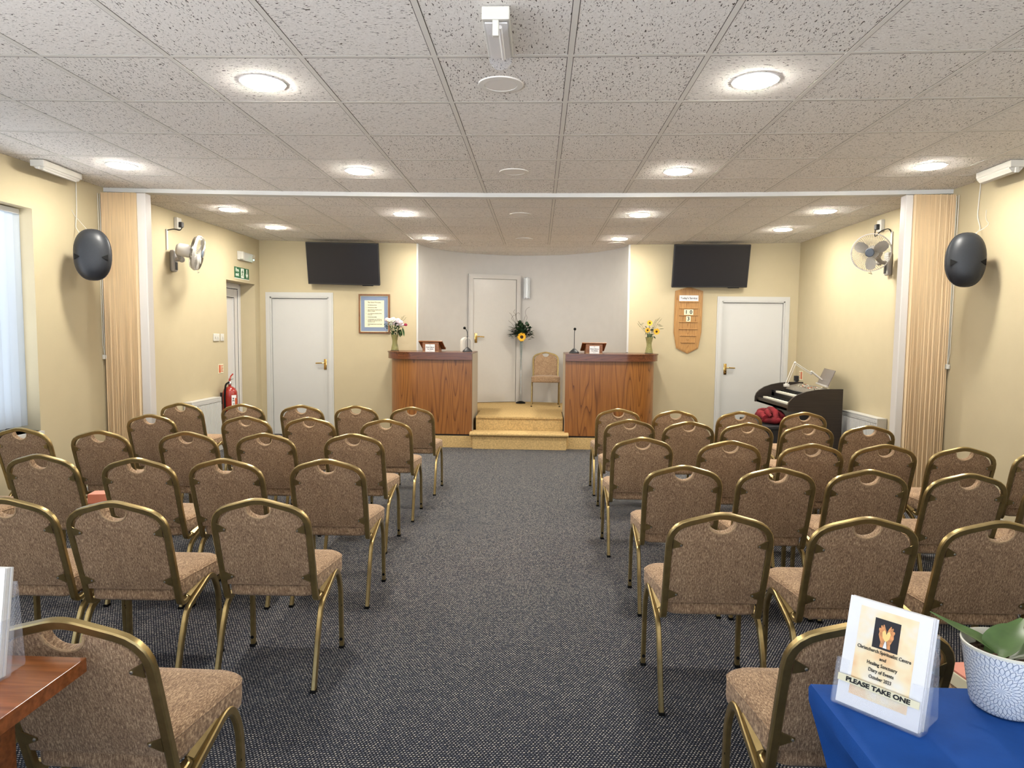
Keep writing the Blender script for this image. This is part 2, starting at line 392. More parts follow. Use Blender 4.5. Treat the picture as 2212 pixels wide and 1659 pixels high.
def tag(o, label=None, cat=None, group=None, kind=None):
    if label: o['label'] = label
    if cat: o['category'] = cat
    if group: o['group'] = group
    if kind: o['kind'] = kind
    return o
def thing(name, label, cat, loc=(0, 0, 0), rz=0, group=None):
    o = bpy.data.objects.new(name, None); COL.objects.link(o); o.empty_display_size = .1
    o.location = loc; o.rotation_euler = (0, 0, rz)
    return tag(o, label, cat, group)
def structure(o): o['kind'] = 'structure'; return o
def copy_tree(o, parent=None):
    c = o.copy(); COL.objects.link(c); c.parent = parent
    for ch in list(o.children): copy_tree(ch, c)
    return c
def fillet(pts, r, n=6):
    """round the corners of a 3-D polyline"""
    P = [Vector(p) for p in pts]; out = [P[0]]
    for i in range(1, len(P)-1):
        rr = r[i-1] if isinstance(r, (list, tuple)) else r
        a = (P[i-1]-P[i]); b = (P[i+1]-P[i]); d = min(rr, a.length*.49, b.length*.49)
        A = P[i]+a.normalized()*d; B = P[i]+b.normalized()*d
        for k in range(n+1):
            t = k/n; out.append(A*(1-t)**2+P[i]*2*t*(1-t)+B*t*t)
    out.append(P[-1]); return out
def text(body, size, mt, parent, loc, rot, name='lettering', align='CENTER', width=None, depth=.0006, bold=0):
    cu = bpy.data.curves.new('text', 'FONT'); cu.body = body; cu.size = size; cu.align_x = align; cu.align_y = 'CENTER'
    cu.extrude = depth; cu.resolution_u = 3; cu.offset = bold
    to = bpy.data.objects.new('text', cu); COL.objects.link(to)
    dg = bpy.context.evaluated_depsgraph_get()
    me = bpy.data.meshes.new_from_object(to.evaluated_get(dg)); bpy.data.objects.remove(to); bpy.data.curves.remove(cu)
    if width and len(me.vertices):
        xs = [v.co.x for v in me.vertices]; k = width/(max(xs)-min(xs))
        for v in me.vertices: v.co.x *= k
    me.materials.clear(); me.materials.append(M[mt])
    o = bpy.data.objects.new(name, me); COL.objects.link(o); o.parent = parent; o.location = loc; o.rotation_euler = rot
    return o

# ------------------------------------------------------------------ room shell
XL, XR, YB, YN = -3.88, 3.50, 9.42, -2.6
XC = -.2
def cz(x): return 2.71-.04*(1-((x-XC)/3.7)**2)
CX, CY, CR = -.2275, 9.30, 1.4525      # the rounded recess behind the platform

fl = MB().box(XL-.35, YN-.2, -.1, XR+.2, YB+.1, 0); structure(fl.build('floor', 'carpet'))
# ceiling: slightly sagging tile plane, runs into the recess
mb = MB(); xs = [XL-.35+(XR-XL+.7)*i/24 for i in range(25)]
for yy0, yy1 in ((YN-.2, 11.0),):
    mb.loft([[(x, yy0, cz(x)+.0006) for x in xs]+[(x, yy0, cz(x)+.10) for x in xs[::-1]], [(x, yy1, cz(x)+.0006) for x in xs]+[(x, yy1, cz(x)+.10) for x in xs[::-1]]])
structure(mb.build('ceiling', 'tile'))
mb = MB(); b = .012; h = .0010
for i in range(-6, 7):
    x = -.475+.6*i
    if XL < x < XR:
        mb.box(x-b, YN, cz(x)-h, x+b, YB, cz(x)+.006, mi=0)
        mb.box(x-b-.003, YN, cz(x)+.0001, x+b+.003, YB, cz(x)+.005, mi=1)      # dark strip: shadow line between tile and bar, put into the colour
        if abs(x-CX) < CR: mb.box(x-b, YB, cz(x)-h, x+b, CY+math.sqrt(CR**2-(x-CX)**2), cz(x)+.006)
for j in range(-9, 13):
    y = 3.1+.6*j
    if not YN < y < 10.75 or j == 5: continue
    a, c = XL, XR
    if y > YB:
        q = math.sqrt(CR**2-(y-CY)**2); a, c = CX-q, CX+q
    n = 16; xx = [a+(c-a)*k/n for k in range(n+1)]
    mb.loft([[(x, y-b, cz(x)-h+.0005), (x, y+b, cz(x)-h+.0005), (x, y+b, cz(x)+.006), (x, y-b, cz(x)+.006)] for x in xx], mi=0)
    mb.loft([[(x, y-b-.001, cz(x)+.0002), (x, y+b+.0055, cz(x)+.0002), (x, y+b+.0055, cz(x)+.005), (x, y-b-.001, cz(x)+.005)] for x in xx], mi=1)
structure(mb.build('trim_1', ['grid', mat('tile_gap_shadow', (.07, .06, .05), .9)]))  # second slot: shade of the tile gaps as a dark colour

# left wall with window opening and recessed outside door
def wall_with_holes(name, axis, pos, thick, a0, a1, z1, holes, mt='wall'):
    """wall in plane axis=pos, spanning a0..a1, with rectangular holes (a, b, z0, z1); thick is signed"""
    mb = MB(); cuts = sorted(holes); a = a0
    def bx(p, q, z0, zz1):
        if q-p < 1e-4 or zz1-z0 < 1e-4: return
        x0, x1 = sorted((pos, pos+thick))
        if axis == 'x': mb.box(x0, p, z0, x1, q, zz1)
        else: mb.box(p, x0, z0, q, x1, zz1)
    for (p, q, zb, zt) in cuts:
        bx(a, p, 0, z1); bx(p, q, 0, zb); bx(p, q, zt, z1); a = q
    bx(a, a1, 0, z1)
    return structure(mb.build(name, mt))
wall_with_holes('wall_left', 'x', XL, -.30, YN-.2, YB+.1, 2.8, [(-1.6, 1.6, .66, 2.368), (3.0, 5.155, .66, 2.368), (8.40, 9.26, 0, 2.09)])
wall_with_holes('wall_right', 'x', XR, .2, YN-.2, YB+.1, 2.8, [])
wall_with_holes('wall_near', 'y', YN, -.2, XL-.3, XR+.2, 2.8, [(-3.4, 3.0, .3, 2.45)])
wall_with_holes('wall_back', 'y', YB, .12, XL-.3, XR+.2, 2.8, [(-3.74, -2.905, 0, 1.94), (-1.6775, 1.2225, 0, 2.8), (2.475, 3.33, 0, 1.93)])
# curved recess wall
mb = MB(); t0 = math.asin((YB-CY)/CR); n = 56; inn = []; out = []
for k in range(n+1):
    t = PI-t0-(PI-2*t0)*k/n
    inn.append((CX+CR*math.cos(t), CY+CR*math.sin(t))); out.append((CX+(CR+.1)*math.cos(t), CY+(CR+.1)*math.sin(t)))
mb.loft([[(i[0], i[1], 0), (o[0], o[1], 0), (o[0], o[1], 2.76), (i[0], i[1], 2.76)] for i, o in zip(inn, out)])
structure(mb.build('wall_recess', 'recess', smooth=30))
mb = MB()
for x in (-1.675, 1.22): mb.box(x-.012, YB-.006, 0, x+.012, YB+.03, cz(x)-.002)
structure(mb.build('trim_2', 'white'))

# outside of the visible window and the two unseen ones: portals for the daylight
portal('daylight_side', (XL-.32, 4.08, 1.5), (0, -PI/2, 0), 1.7, 2.15)
portal('daylight_near', (-.2, YN-.22, 1.4), (PI/2, 0, PI), 6.4, 2.15)
portal('daylight_added_window', (XL-.32, 0, 1.5), (0, -PI/2, 0), 1.7, 3.2)  # portal of the added, unseen side window

# window with vertical blinds (left wall)
w1 = thing('window_1', None, None, (XL, 0, 0)); structure(w1)
mb = MB(); y0, y1, z0, z1 = 3.0, 5.155, .66, 2.368; xf = -.27
for (a, b_, c, d) in ((y0, y0+.06, z0, z1), (y1-.06, y1, z0, z1), (y0, y1, z0, z0+.06), (y0, y1, z1-.06, z1), (4.05, 4.11, z0, z1)):
    mb.box(xf-.02, a, c, xf+.03, b_, d)
mb.build('window_frame', 'pvc', w1)
MB().box(xf, y0+.05, z0+.05, xf+.008, y1-.05, z1-.05).build('window_pane', 'glass', w1)
MB().box(-.25, y0, z0-.03, .03, y1, z0).build('window_sill', 'white', w1)
bl = thing('vertical_blind', 'pale vertical strip blind hanging in the bright window', 'blind', (XL-.12, 0, 0))
MB().box(-.02, 3.02, 2.325, .03, 5.14, 2.362).build('head_rail', 'white', bl)
y = 3.07; k = 0
while y < 5.125:
    a = math.radians(28+random.uniform(-3, 3)); hw = .0445
    mb = MB(); q = []
    for s in range(7):
        t = -hw+2*hw*s/6; bow = .006*math.cos(t/hw*PI/2)
        q.append((math.sin(a)*t+bow*math.cos(a), math.cos(a)*t-bow*math.sin(a)))
    mb.loft([[(p[0], p[1], .70) for p in q], [(p[0], p[1], 2.325) for p in q]], cap=False, closed=False)
    mb.build('blind_slat', 'blind', bl, smooth=60, loc=(0, y, 0)); y += .079; k += 1
# near window: unseen, behind the camera, made wide to brighten ceiling and chair backs
w2 = thing('window_2', None, None, (0, YN, 0)); structure(w2)
mb = MB()
for (a, b_, c, d) in ((-3.4, -3.34, .3, 2.45), (2.94, 3.0, .3, 2.45), (-3.4, 3.0, .3, .36), (-3.4, 3.0, 2.39, 2.45), (-1.3, -1.24, .3, 2.45), (.84, .9, .3, 2.45)):
    mb.box(a, -.14, c, b_, -.08, d)
mb.build('window_frame', 'pvc', w2)

w3 = thing('added_window_3', None, None, (XL, 0, 0)); structure(w3)  # unseen extra window, added to bring more daylight onto the ceiling
mb = MB()
for (a, b_, c, d) in ((-1.6, -1.54, .66, 2.368), (1.54, 1.6, .66, 2.368), (-1.6, 1.6, .66, .72), (-1.6, 1.6, 2.308, 2.368), (-.03, .03, .66, 2.368)): mb.box(-.29, a, c, -.24, b_, d)
mb.build('window_frame', 'pvc', w3)

# outside door, recessed in the left wall
d1 = thing('door_1', None, None, (XL, 0, 0)); structure(d1)
mb = MB()
for (a, b_, c, d) in ((8.40, 8.47, 0, 2.09), (9.19, 9.26, 0, 2.09), (8.47, 9.19, 2.02, 2.09)): mb.rbox(-.30, a, c, -.20, b_, d, .006)
mb.build('door_frame', 'pvc', d1)
mb = MB()
for (a, b_, c, d) in ((8.475, 8.58, .01, 2.015), (9.08, 9.185, .01, 2.015), (8.58, 9.08, 1.90, 2.015), (8.58, 9.08, .01, .2)): mb.rbox(-.275, a, c, -.215, b_, d, .008)
mb.box(-.25, 8.58, .2, -.235, 9.08, 1.9); mb.build('door_leaf', 'pvc', d1)
mb = MB()
for (a, z) in ((9.188, 1.0), (9.079, 1.05)): mb.box(-.214, a-.003, .02 if a > 9.1 else .2, -.2125, a+.003, 2.0 if a > 9.1 else 1.9)
mb.box(-.214, 8.58, 1.897, -.2125, 9.08, 1.903); mb.box(-.214, 8.475, 2.013, -.2125, 9.19, 2.019)
mb.build('door_seal', 'plug', d1)

# white inner doors
def handle(parent, x, z, sgn, y=-.001):
    mb = MB(); mb.rbox(x-.02, y-.008, z-.075, x+.02, y, z+.075, .004)
    mb.cyl((x, y-.006, z+.02), (x, y-.05, z+.02), .009)
    mb.tube(fillet([(x, y-.05, z+.02), (x+sgn*.03, y-.055, z+.022), (x+sgn*.12, y-.052, z+.018)], .02), [.009]*9, 10)
    mb.cyl((x, y-.008, z-.045), (x, y-.014, z-.045), .007)
    mb.build('door_handle', 'brass', parent, smooth=40)['label'] = 'brass lever handle'
def flat_door(name, x0, x1, zt, hx, hs):
    d = thing(name, None, None, (0, YB, 0)); structure(d)
    mb = MB(); aw = .062
    for i, (q, dep) in enumerate(((0, .012), (.018, .018), (.040, .012))):
        e = aw-q
        mb.box(x0-e, -dep, 0, x0, 0, zt+e); mb.box(x1, -dep, 0, x1+e, 0, zt+e); mb.box(x0, -dep, zt, x1, 0, zt+e)
    mb.box(x0, -.01, 0, x0+.018, .10, zt); mb.box(x1-.018, -.01, 0, x1, .10, zt); mb.box(x0, -.01, zt-.018, x1, .10, zt)
    mb.build('architrave', 'white', d)
    MB().rbox(x0+.021, .018, .008, x1-.021, .06, zt-.024, .003).build('door_leaf', 'white', d)
    MB().box(x0-.03, .075, 0, x1+.03, .115, zt+.02).build('light_leak_backing', 'white', d)  # unseen backing, added to stop outside light leaking past the leaf
    handle(d, hx, 1.0, hs, .018)
flat_door('door_2', -3.735, -2.91, 1.935, -2.972, -1)
flat_door('door_3', 2.48, 3.325, 1.925, 2.555, 1)
# door in the recess, a chord of the curve
A = Vector((-1.068, 10.43, 0)); B = Vector((-.283, 10.70, 0)); ang = math.atan2(B.y-A.y, B.x-A.x); Wd = (B-A).length
d4 = thing('door_4', None, None, (A.x, A.y, .385), ang); structure(d4)
mb = MB(); zt = 1.975; aw = .07
for q, dep in ((0, .006), (.014, .016), (.045, .010)):
    e = q; mb.box(e, -dep, 0, aw, .03, zt-e); mb.box(Wd-aw, -dep, 0, Wd-e, .03, zt-e); mb.box(aw, -dep, zt-aw, Wd-aw, .03, zt-e)
mb.build('architrave', 'recess', d4)
gl = mat('glossy_white_door', (.60, .575, .53), .13, bump=.5, bscale=16, noise=.01)
MB().rbox(aw+.003, .004, .006, Wd-aw-.003, .03, zt-aw-.003, .002).build('door_leaf', gl, d4)
handle(d4, aw+.045, 1.0, 1, .004)

# skirting
mb = MB()
for x0, x1 in ((XL, -3.80), (-2.845, -1.69), (1.24, 2.415), (3.39, XR)): mb.box(x0, YB-.015, 0, x1, YB, .10)
structure(mb.build('baseboard_back', 'white'))
mb = MB(); mb.box(XL, YN, 0, XL+.015, 8.39, .10); structure(mb.build('baseboard_left', 'white'))
mb = MB(); mb.box(XR-.015, YN, 0, XR, YB, .10); structure(mb.build('baseboard_right', 'white'))

# platform: carpeted plinth, upper floor, step
def arc(n=24, r=CR-.004):
    out = []; t0 = math.asin((YB-CY)/CR)
    for k in range(n+1):
        t = t0+(PI-2*t0)*k/n; out.append((CX+r*math.cos(t), CY+r*math.sin(t)))
    return out
mb = MB(); mb.prism([(-1.86, 8.60), (1.43, 8.60), (1.50, 8.67), (1.50, YB-.003), (-1.93, YB-.003), (-1.93, 8.67)], 0, .145)
mb.prism([(-.795, 8.757), (.327, 8.757), (.327, 9.42), (1.20, 9.42)]+arc()[1:-1]+[(-1.66, 9.42), (-.795, 9.42)], .145, .362)
mb.prism([(-.795, 8.74), (.327, 8.74), (.327, 9.42), (1.20, 9.42)]+arc()[1:-1]+[(-1.66, 9.42), (-.795, 9.42)], .362, .385)
structure(mb.build('floor_platform', 'tan_carpet'))
mb = MB(); mb.box(-.815, 8.52, 0, .367, 8.60, .165)
mb.loft([[(x, 8.505+yo, .187+zo) for yo, zo in ((.25, -.022), (0, -.022), (-.016, -.014), (-.022, 0), (-.016, .014), (0, .022), (.25, .022))] for x in (-.853, -.84, .378, .392)])
structure(mb.build('floor_step', 'tan_carpet', smooth=50))

# folding partition: rail, two stacked ends
mb = MB(); n = 24; xx = [XL+(XR-XL)*k/n for k in range(n+1)]
mb.loft([[(x, 6.03, cz(x)-.034), (x, 6.12, cz(x)-.034), (x, 6.12, cz(x)+.004), (x, 6.03, cz(x)+.004)] for x in xx])
structure(mb.build('trim_3', 'white'))
def stack(label, x0, x1, px0, px1, sg):
    t = thing('folding_partition', label, 'partition', (0, 6.07, 0))
    mb = MB(); n = 19; pts = []
    for k in range(2*n+1):
        x = x0+(x1-x0)*k/(2*n); pts.append((x, -.12 if k % 2 else -.045))
    for k in range(2*n, -1, -1): pts.append((x0+(x1-x0)*k/(2*n), .12 if k % 2 else .10))
    # fold depth varies a little
    pts = [(p[0], p[1]+(random.uniform(-.006, .006) if p[1] < .05 else 0)) for p in pts]
    mb.prism(pts, .012, 2.655, 'z'); mb.build('pleated_panel', 'pleat', t)
    mb = MB(); mb.rbox(px0, -.095, .012, px1, -.005, 2.655, .008); mb.box(px0 if sg > 0 else px1-.004, -.05, .02, px0+.004 if sg > 0 else px1, .05, 2.6)
    mb.build('lead_post', 'post', t)
    return t
stack('pleated woodgrain folding partition stacked against the window-side wall', XL+.02, -3.552, -3.550, -3.468, 1)
stack('pleated woodgrain folding partition stacked against the wall beside the organ', XR-.01, 3.146, 3.08, 3.144, -1)

# bead cords at the partition ends
def bead_cord(label, x, z1, sg):
    t = thing('bead_cord', label, 'cord', (x, 5.95, 0), group=None)
    mb = MB(); mb.tube([(0, 0, 2.64), (0, -.004, z1+.2), (0, 0, z1)], .0025, 5); mb.tube([(sg*.004, -.035, 2.64), (sg*.004, -.03, z1+.1), (0, 0, z1)], .0025, 5)
    z = z1+.02
    while z < 2.6: mb.ball((0, 0, z), .0042, 5, 3); z += .012
    mb.build('cord_loop', 'plastic', t)
    MB().rbox(-.012, -.02, z1-.03, .012, .02, z1+.01, .004).build('cord_clip', 'plastic', t)
bead_cord('thin beaded pull cord hanging beside the window-side partition stack', XL+.017, 1.22, 1)
bead_cord('thin beaded pull cord hanging beside the organ-side partition stack', XR-.017, 1.22, -1)

# ------------------------------------------------------------------ ceiling fittings
def downlight(x, y, label, lit=True, group='lit downlights'):
    z = cz(x)-.001
    t = thing('downlight', label, 'ceiling light', (x, y, z), 0, group)
    if lit:
        MB().lathe([(.098, .004), (.1, -.004), (.111, -.003), (.113, .004)], 40, cap=False).build('trim_ring', 'white', t, smooth=40)
        MB().lathe([(.001, -.016), (.06, -.0145), (.088, -.010), (.098, -.003), (.098, .0)], 40).build('diffuser', 'diffuser', t, smooth=60)
    else:
        MB().lathe([(.078, .003), (.08, -.005), (.109, -.004), (.112, .004)], 40, cap=False).build('trim_ring', 'grid', t, smooth=40)
        MB().lathe([(.001, -.0035), (.0785, -.0035), (.0785, .0)], 40).build('diffuser', 'off', t)
    return t
L_ = [(-1.375, 3.42, 'glowing round downlight nearest the camera, on the window side'), (1.025, 3.42, 'glowing round downlight nearest the camera, on the organ side'),
 (-3.175, 5.17, 'glowing round downlight over the window, in front of the rail'), (-1.375, 5.24, 'glowing round downlight in front of the rail, second from the window'),
 (1.025, 5.24, 'glowing round downlight in front of the rail, third from the window'), (2.825, 5.17, 'glowing round downlight in front of the rail, above the speaker by the organ side'),
 (-3.175, 6.99, 'glowing round downlight just behind the rail, near the window-side fan'), (-1.405, 7.1, 'glowing round downlight just behind the rail, second from the window-side fan'),
 (1.015, 7.1, 'glowing round downlight just behind the rail, third from the window-side fan'), (2.825, 6.99, 'glowing round downlight just behind the rail, near the organ-side fan'),
 (-3.175, 8.17, 'glowing round downlight nearest the fire exit sign'), (-1.405, 8.84, 'glowing round downlight over the desk with the pink bouquet'),
 (1.015, 8.84, 'glowing round downlight over the desk with the sunflower vase'), (2.825, 8.17, 'glowing round downlight above the organ')]
for x, y, l in L_: downlight(x, y, l)
for y, l in ((3.44, 'unlit round downlight nearest the camera, beside the bulkhead light'), (5.25, 'unlit round downlight in the centre, just in front of the rail'),
             (7.08, 'unlit round downlight in the centre, just behind the rail'), (8.88, 'unlit round downlight in the centre, nearest the platform')):
    downlight(-.2, y, l, False, 'unlit downlights')
for x in (-1.375, 1.025): downlight(x, 9.3 if x > 0 else 9.3, 'faint unlit round downlight near the recess, on the %s side' % ('window' if x < 0 else 'organ'), False, 'unlit downlights')

def bulkhead(label, loc, rz, L=.47, Wd=.095, D=.075, led=None, clear=True):
    t = thing('emergency_light', label, 'emergency light', loc, rz)
    # local: runs along y from 0 to L, hangs down
    MB().rbox(-Wd/2, 0, -.045, Wd/2, L, 0, .006).build('base_tray', 'plastic', t)
    mb = MB(); pr = [(Wd/2*.94, -.045), (Wd/2*.9, -D*.8), (Wd/2*.5, -D*1.12), (0, -D*1.2), (-Wd/2*.5, -D*1.12), (-Wd/2*.9, -D*.8), (-Wd/2*.94, -.045)]
    mb.loft([[(p[0], yy, p[1]) for p in pr] for yy in (.012, .02, L-.02, L-.012)]); mb.build('cover', 'acrylic' if clear else 'plastic', t, smooth=30)
    mb = MB(); mb.box(-Wd/2*.8, .02, -.052, Wd/2*.8, L-.02, -.046); mb.cyl((.014, .03, -.06), (.014, L-.03, -.06), .008, seg=10); mb.build('tube_tray', 'off', t)
    mb = MB(); mb.rbox(-Wd/2, -.012, -.05, Wd/2, .012, -.002, .004); mb.rbox(-.012, -.006, -D*1.25, .012, .014, -.04, .003); mb.build('end_cap', 'plastic', t)
    if led: MB().ball((Wd*.3, led, -.05), .006).build('led', mat('green_led', (.1, .8, .3), .4, emis=(.1, 1, .4), es=12), t)
bulkhead('clear-covered bulkhead light on the ceiling nearest the camera', (-.175, 2.64, cz(-.17)-.002), 0, .36, .105, .085)
bulkhead('white bulkhead light on the ceiling edge above the window', (-3.72, 5.02, cz(-3.7)-.002), math.radians(4), .47, .10, .055, clear=False)
bulkhead('white bulkhead light with a green indicator above the organ-side wall', (3.34, 5.02, cz(3.3)-.002), math.radians(-2), .40, .10, .07, led=.37, clear=False)
# small one over the fire exit
t = thing('emergency_light', 'small clear wall bulkhead light above the fire exit sign', 'emergency light', (XL, 8.72, 2.37))
MB().rbox(0, 0, 0, .035, .40, .11, .006).build('base_tray', 'plastic', t)
MB().rbox(.035, .05, .006, .075, .394, .104, .012).build('cover', 'acrylic', t)
MB().rbox(.035, .002, .006, .075, .05, .104, .005).build('end_cap', 'plastic', t)
MB().ball((.07, .35, .03), .007).build('led', mat('green_led_b', (.2, .8, .6), .4, emis=(.3, 1, .7), es=14), t)

# ------------------------------------------------------------------ wall fittings, window side
t = thing('fire_exit_sign', 'green fire exit sign above the recessed outside door', 'sign', (XL, 8.63, 2.135))
MB().box(.001, 0, 0, .005, .43, .14).build('sign_plate', 'green', t)
mb = MB(); mb.box(.0052, -.004, -.008, .006, .434, .0); mb.build('sign_edge', 'signw', t)
R_ = (PI/2, 0, PI/2)
text('Fire', .062, 'signw', t, (.0056, .075, .100), R_, bold=.001); text('exit', .062, 'signw', t, (.0056, .075, .045), R_, bold=.001)
mb = MB()
def yz(pts): mb.prism(pts, .0052, .0058, 'x')
yz([(.185, .01), (.272, .01), (.272, .13), (.185, .13)])
yz([(.355, .13), (.375, .13), (.375, .055), (.395, .075), (.395, .05), (.365, .012), (.335, .05), (.335, .075), (.355, .055)])
mb.build('pictogram_panel', 'signw', t)
mb = MB()
def yz2(pts): mb.prism(pts, .0058, .0064, 'x')
mb.cyl((.0058, .234, .113), (.0064, .234, .113), .009, seg=12)
yz2([(.222, .104), (.243, .100), (.236, .065), (.218, .062)]); yz2([(.218, .062), (.232, .064), (.248, .048), (.246, .018), (.238, .018), (.238, .044)])
yz2([(.218, .062), (.228, .060), (.216, .036), (.198, .030), (.196, .037), (.209, .043)]); yz2([(.240, .099), (.262, .084), (.259, .078), (.240, .088)]); yz2([(.224, .102), (.206, .090), (.202, .072), (.209, .070), (.214, .084), (.226, .090)])
mb.build('running_figure', 'green', t)

for yy, wd, lab in ((8.02, .15, 'double white switch plate on the window-side wall'), (8.205, .085, 'single white switch plate beside the recessed door')):
    t = thing('light_switch', lab, 'switch', (XL, yy, 1.33), 0, 'wall switches')
    MB().rbox(0, 0, 0, .012, wd, .088, .004).build('face_plate', 'plastic', t)
    for q in ((.045, .10) if wd > .1 else (.042,)):
        MB().rbox(.012, q-.008, .030, .022, q+.008, .056, .003).build('rocker', 'plastic', t)
def fire_notice(label, loc, sg, w=.13, h=.115):
    t = thing('extinguisher_notice', label, 'sign', loc)
    a, b_ = sorted((0, sg*.003)); MB().box(a, 0, 0, b_, w, h).build('notice_card', 'cream', t)
    x = sg*.0034; mb = MB(); a, b_ = sorted((sg*.003, sg*.0042)); mb.box(a, .012, .01, b_, w*.42, h-.012)
    for k in range(5): mb.box(a, w*.5, .018+k*.018, b_, w*.92-(k % 2)*.012, .026+k*.018)
    mb.build('printed_marks', 'orange', t)
fire_notice('small red and cream extinguisher notice on the window-side wall', (XL, 8.14, .935), 1)
fire_notice('small red notice on the wall behind the organ', (XR, 9.16, .88), -1, .12, .12)

# fire extinguisher hung on the wall
t = thing('fire_extinguisher', 'red fire extinguisher with a black hose, between radiator and outside door', 'extinguisher', (XL+.115, 8.19, .26))
MB().lathe([(.02, 0), (.086, .004), (.088, .02), (.088, .40), (.084, .45), (.066, .49), (.035, .512), (.018, .52), (.018, .54)], 28).build('cylinder', 'red', t, smooth=50)
mb = MB(); mb.lathe([(.016, .54), (.022, .545), (.022, .57), (.014, .58)], 14); mb.tube([(0, -.01, .575), (.005, .02, .60), (.01, .07, .605)], .008, 6)
mb.build('valve', 'steel', t, smooth=40)
mb = MB(); mb.tube([(0, 0, .60), (.005, .02, .64), (.01, .065, .665)], .009, 6); mb.tube([(0, -.005, .58), (0, 0, .61)], .012, 8); mb.build('squeeze_handle', 'red', t, smooth=40)
mb = MB(); mb.tube(fillet([(0, -.02, .57), (-.015, -.075, .55), (-.022, -.099, .42), (-.012, -.100, .10)], .06), .011, 8); mb.build('hose', 'plug', t, smooth=50)
mb = MB(); q = [(.0895*math.cos(a), .0895*math.sin(a)) for a in [math.radians(-54+k*4.6) for k in range(10)]]
mb.loft([[(p[0], p[1], .10) for p in q], [(p[0], p[1], .415) for p in q]], cap=False, closed=False); mb.build('label', 'paper', t, smooth=50)
aa = math.radians(-40); text('Compact 34', .034, 'ink', t, (.0915*math.cos(aa), .0915*math.sin(aa), .255), (0, 0, 0), width=.26)
for o in t.children:
    if o.name.startswith('lettering'):
        # rows: text x -> up, text normal -> outwards
        R3 = Matrix((Vector((0, 0, 1)), Vector((math.sin(aa), -math.cos(aa), 0)), Vector((math.cos(aa), math.sin(aa), 0)))).transposed()
        o.rotation_euler = R3.to_euler()
mb = MB(); q = [(.0897*math.cos(a), .0897*math.sin(a)) for a in [math.radians(-28+k*6) for k in range(4)]]
mb.loft([[(p[0], p[1], .12) for p in q], [(p[0], p[1], .38) for p in q]], cap=False, closed=False); mb.build('label_band', 'orange', t, smooth=50)
MB().rbox(-.115, -.02, .30, -.085, .02, .44, .004).build('wall_bracket', 'black', t)

# radiators
def radiator(label, x, y0, y1, z0, z1, sg):
    t = thing('radiator', label, 'radiator', (x, y0, z0))
    L = y1-y0; H = z1-z0
    mb = MB(); pts = []
    n = int(L/.033)
    for k in range(n+1):
        yy = .01+(L-.02)*k/n
        pts += [(yy-.008, 0), (yy-.005, .008), (yy+.005, .008), (yy+.008, 0)]
    outl = pts+[(L-.01, -.03), (.01, -.03)]
    mb.loft([[(sg*(p[1]+.03), p[0], zz) for p in outl] for zz in (.0, H-.055)])
    mb.box(*sorted((sg*0, sg*.034))[:1], 0, H-.05, sorted((sg*0, sg*.034))[1], L, H); mb.build('front_panel', 'white', t)
    a, b_ = sorted((sg*-.06, sg*.036))
    mb = MB(); mb.rbox(a, -.004, .02, b_, .004, H, .002); mb.rbox(a, L-.004, .02, b_, L+.004, H, .002); mb.box(a, 0, H-.006, b_, L, H+.002); mb.build('casing', 'white', t)
    mb = MB()
    for k in range(n):
        yy = .01+(L-.02)*(k+.5)/n; mb.ball((sg*.034, yy, H-.035), .006, 6, 4, sc=(.5, 1, 1))
    mb.build('vent_slots', 'steel', t)
radiator('white panel radiator below the window-side fan', XL+.065, 7.30, 7.99, .16, .665, 1)
radiator('white panel radiator beside the organ', XR-.065, 6.93, 7.72, .16, .64, -1)

# speakers
def speaker(label, loc, rz, sg):
    t = thing('wall_speaker', label, 'speaker', loc, rz)
    # local front = -y; oval shell, flattened behind
    mb = MB(); seg = 40; rings = []
    for (yy, k) in ((.10, .66), (.09, .84), (.05, .93), (.0, .98), (-.02, 1.0), (-.030, .99), (-.055, .93), (-.078, .80), (-.092, .60), (-.099, .36), (-.101, .05)):
        rings.append([(.134*k*math.copysign(abs(math.cos(a))**.82, math.cos(a)), yy, .203*k*math.copysign(abs(math.sin(a))**.90, math.sin(a))) for a in [2*PI*i/seg for i in range(seg)]])
    mb.loft(rings); mb.build('shell', 'speaker', t, smooth=60)
    mb = MB(); mb.tube([(.1352*math.copysign(abs(math.cos(a))**.82, math.cos(a)), -.02, .2045*math.copysign(abs(math.sin(a))**.90, math.sin(a))) for a in [2*PI*i/40 for i in range(40)]], .003, 6, closed=True)
    mb.build('front_rim', 'black', t, smooth=50)
    for s in (-1, 1):
        MB().loft([[(s*.076, -.0985+dy, -.022), (s*.119, -.076+dy, .002), (s*.119, -.076+dy, -.046)] for dy in (0, .03)]).build('slot', 'plug', t)
    mb = MB(); mb.rbox(-.03, .09, -.06, .03, .13, .06, .006); mb.cyl((0, .12, 0), (-sg*.10, .20, 0), .02); mb.build('wall_bracket', 'black', t, smooth=40)
    text('EV', .018, 'paper', t, (-sg*.133, .035, .01), (PI/2, 0, -sg*PI/2), name='badge')
speaker('dark oval wall speaker between the window and the partition stack', (XL+.26, 5.47, 2.055), math.radians(22), 1)
speaker('dark oval wall speaker on the wall beside the organ-side partition stack', (XR-.24, 5.42, 2.05), math.radians(-14), -1)
def wall_cable(label, pts, r=.004, name='cable', mt='plastic'):
    o = MB().tube(fillet(pts, .05), r, 6).build(name, mt, None, smooth=50); tag(o, label, 'cable'); return o
wall_cable('pale cable running from the ceiling to the window-side speaker', [(XL+.008, 5.66, 2.70), (XL+.008, 5.655, 2.42), (XL+.01, 5.63, 2.30), (XL+.12, 5.53, 2.23), (XL+.2, 5.49, 2.20)], .004)
wall_cable('thin looped wire above the window-side speaker', [(XL+.003, 5.60, 2.44), (XL+.01, 5.62, 2.40), (XL+.03, 5.70, 2.33), (XL+.15, 5.62, 2.24), (XL+.22, 5.5, 2.21)], .0025)
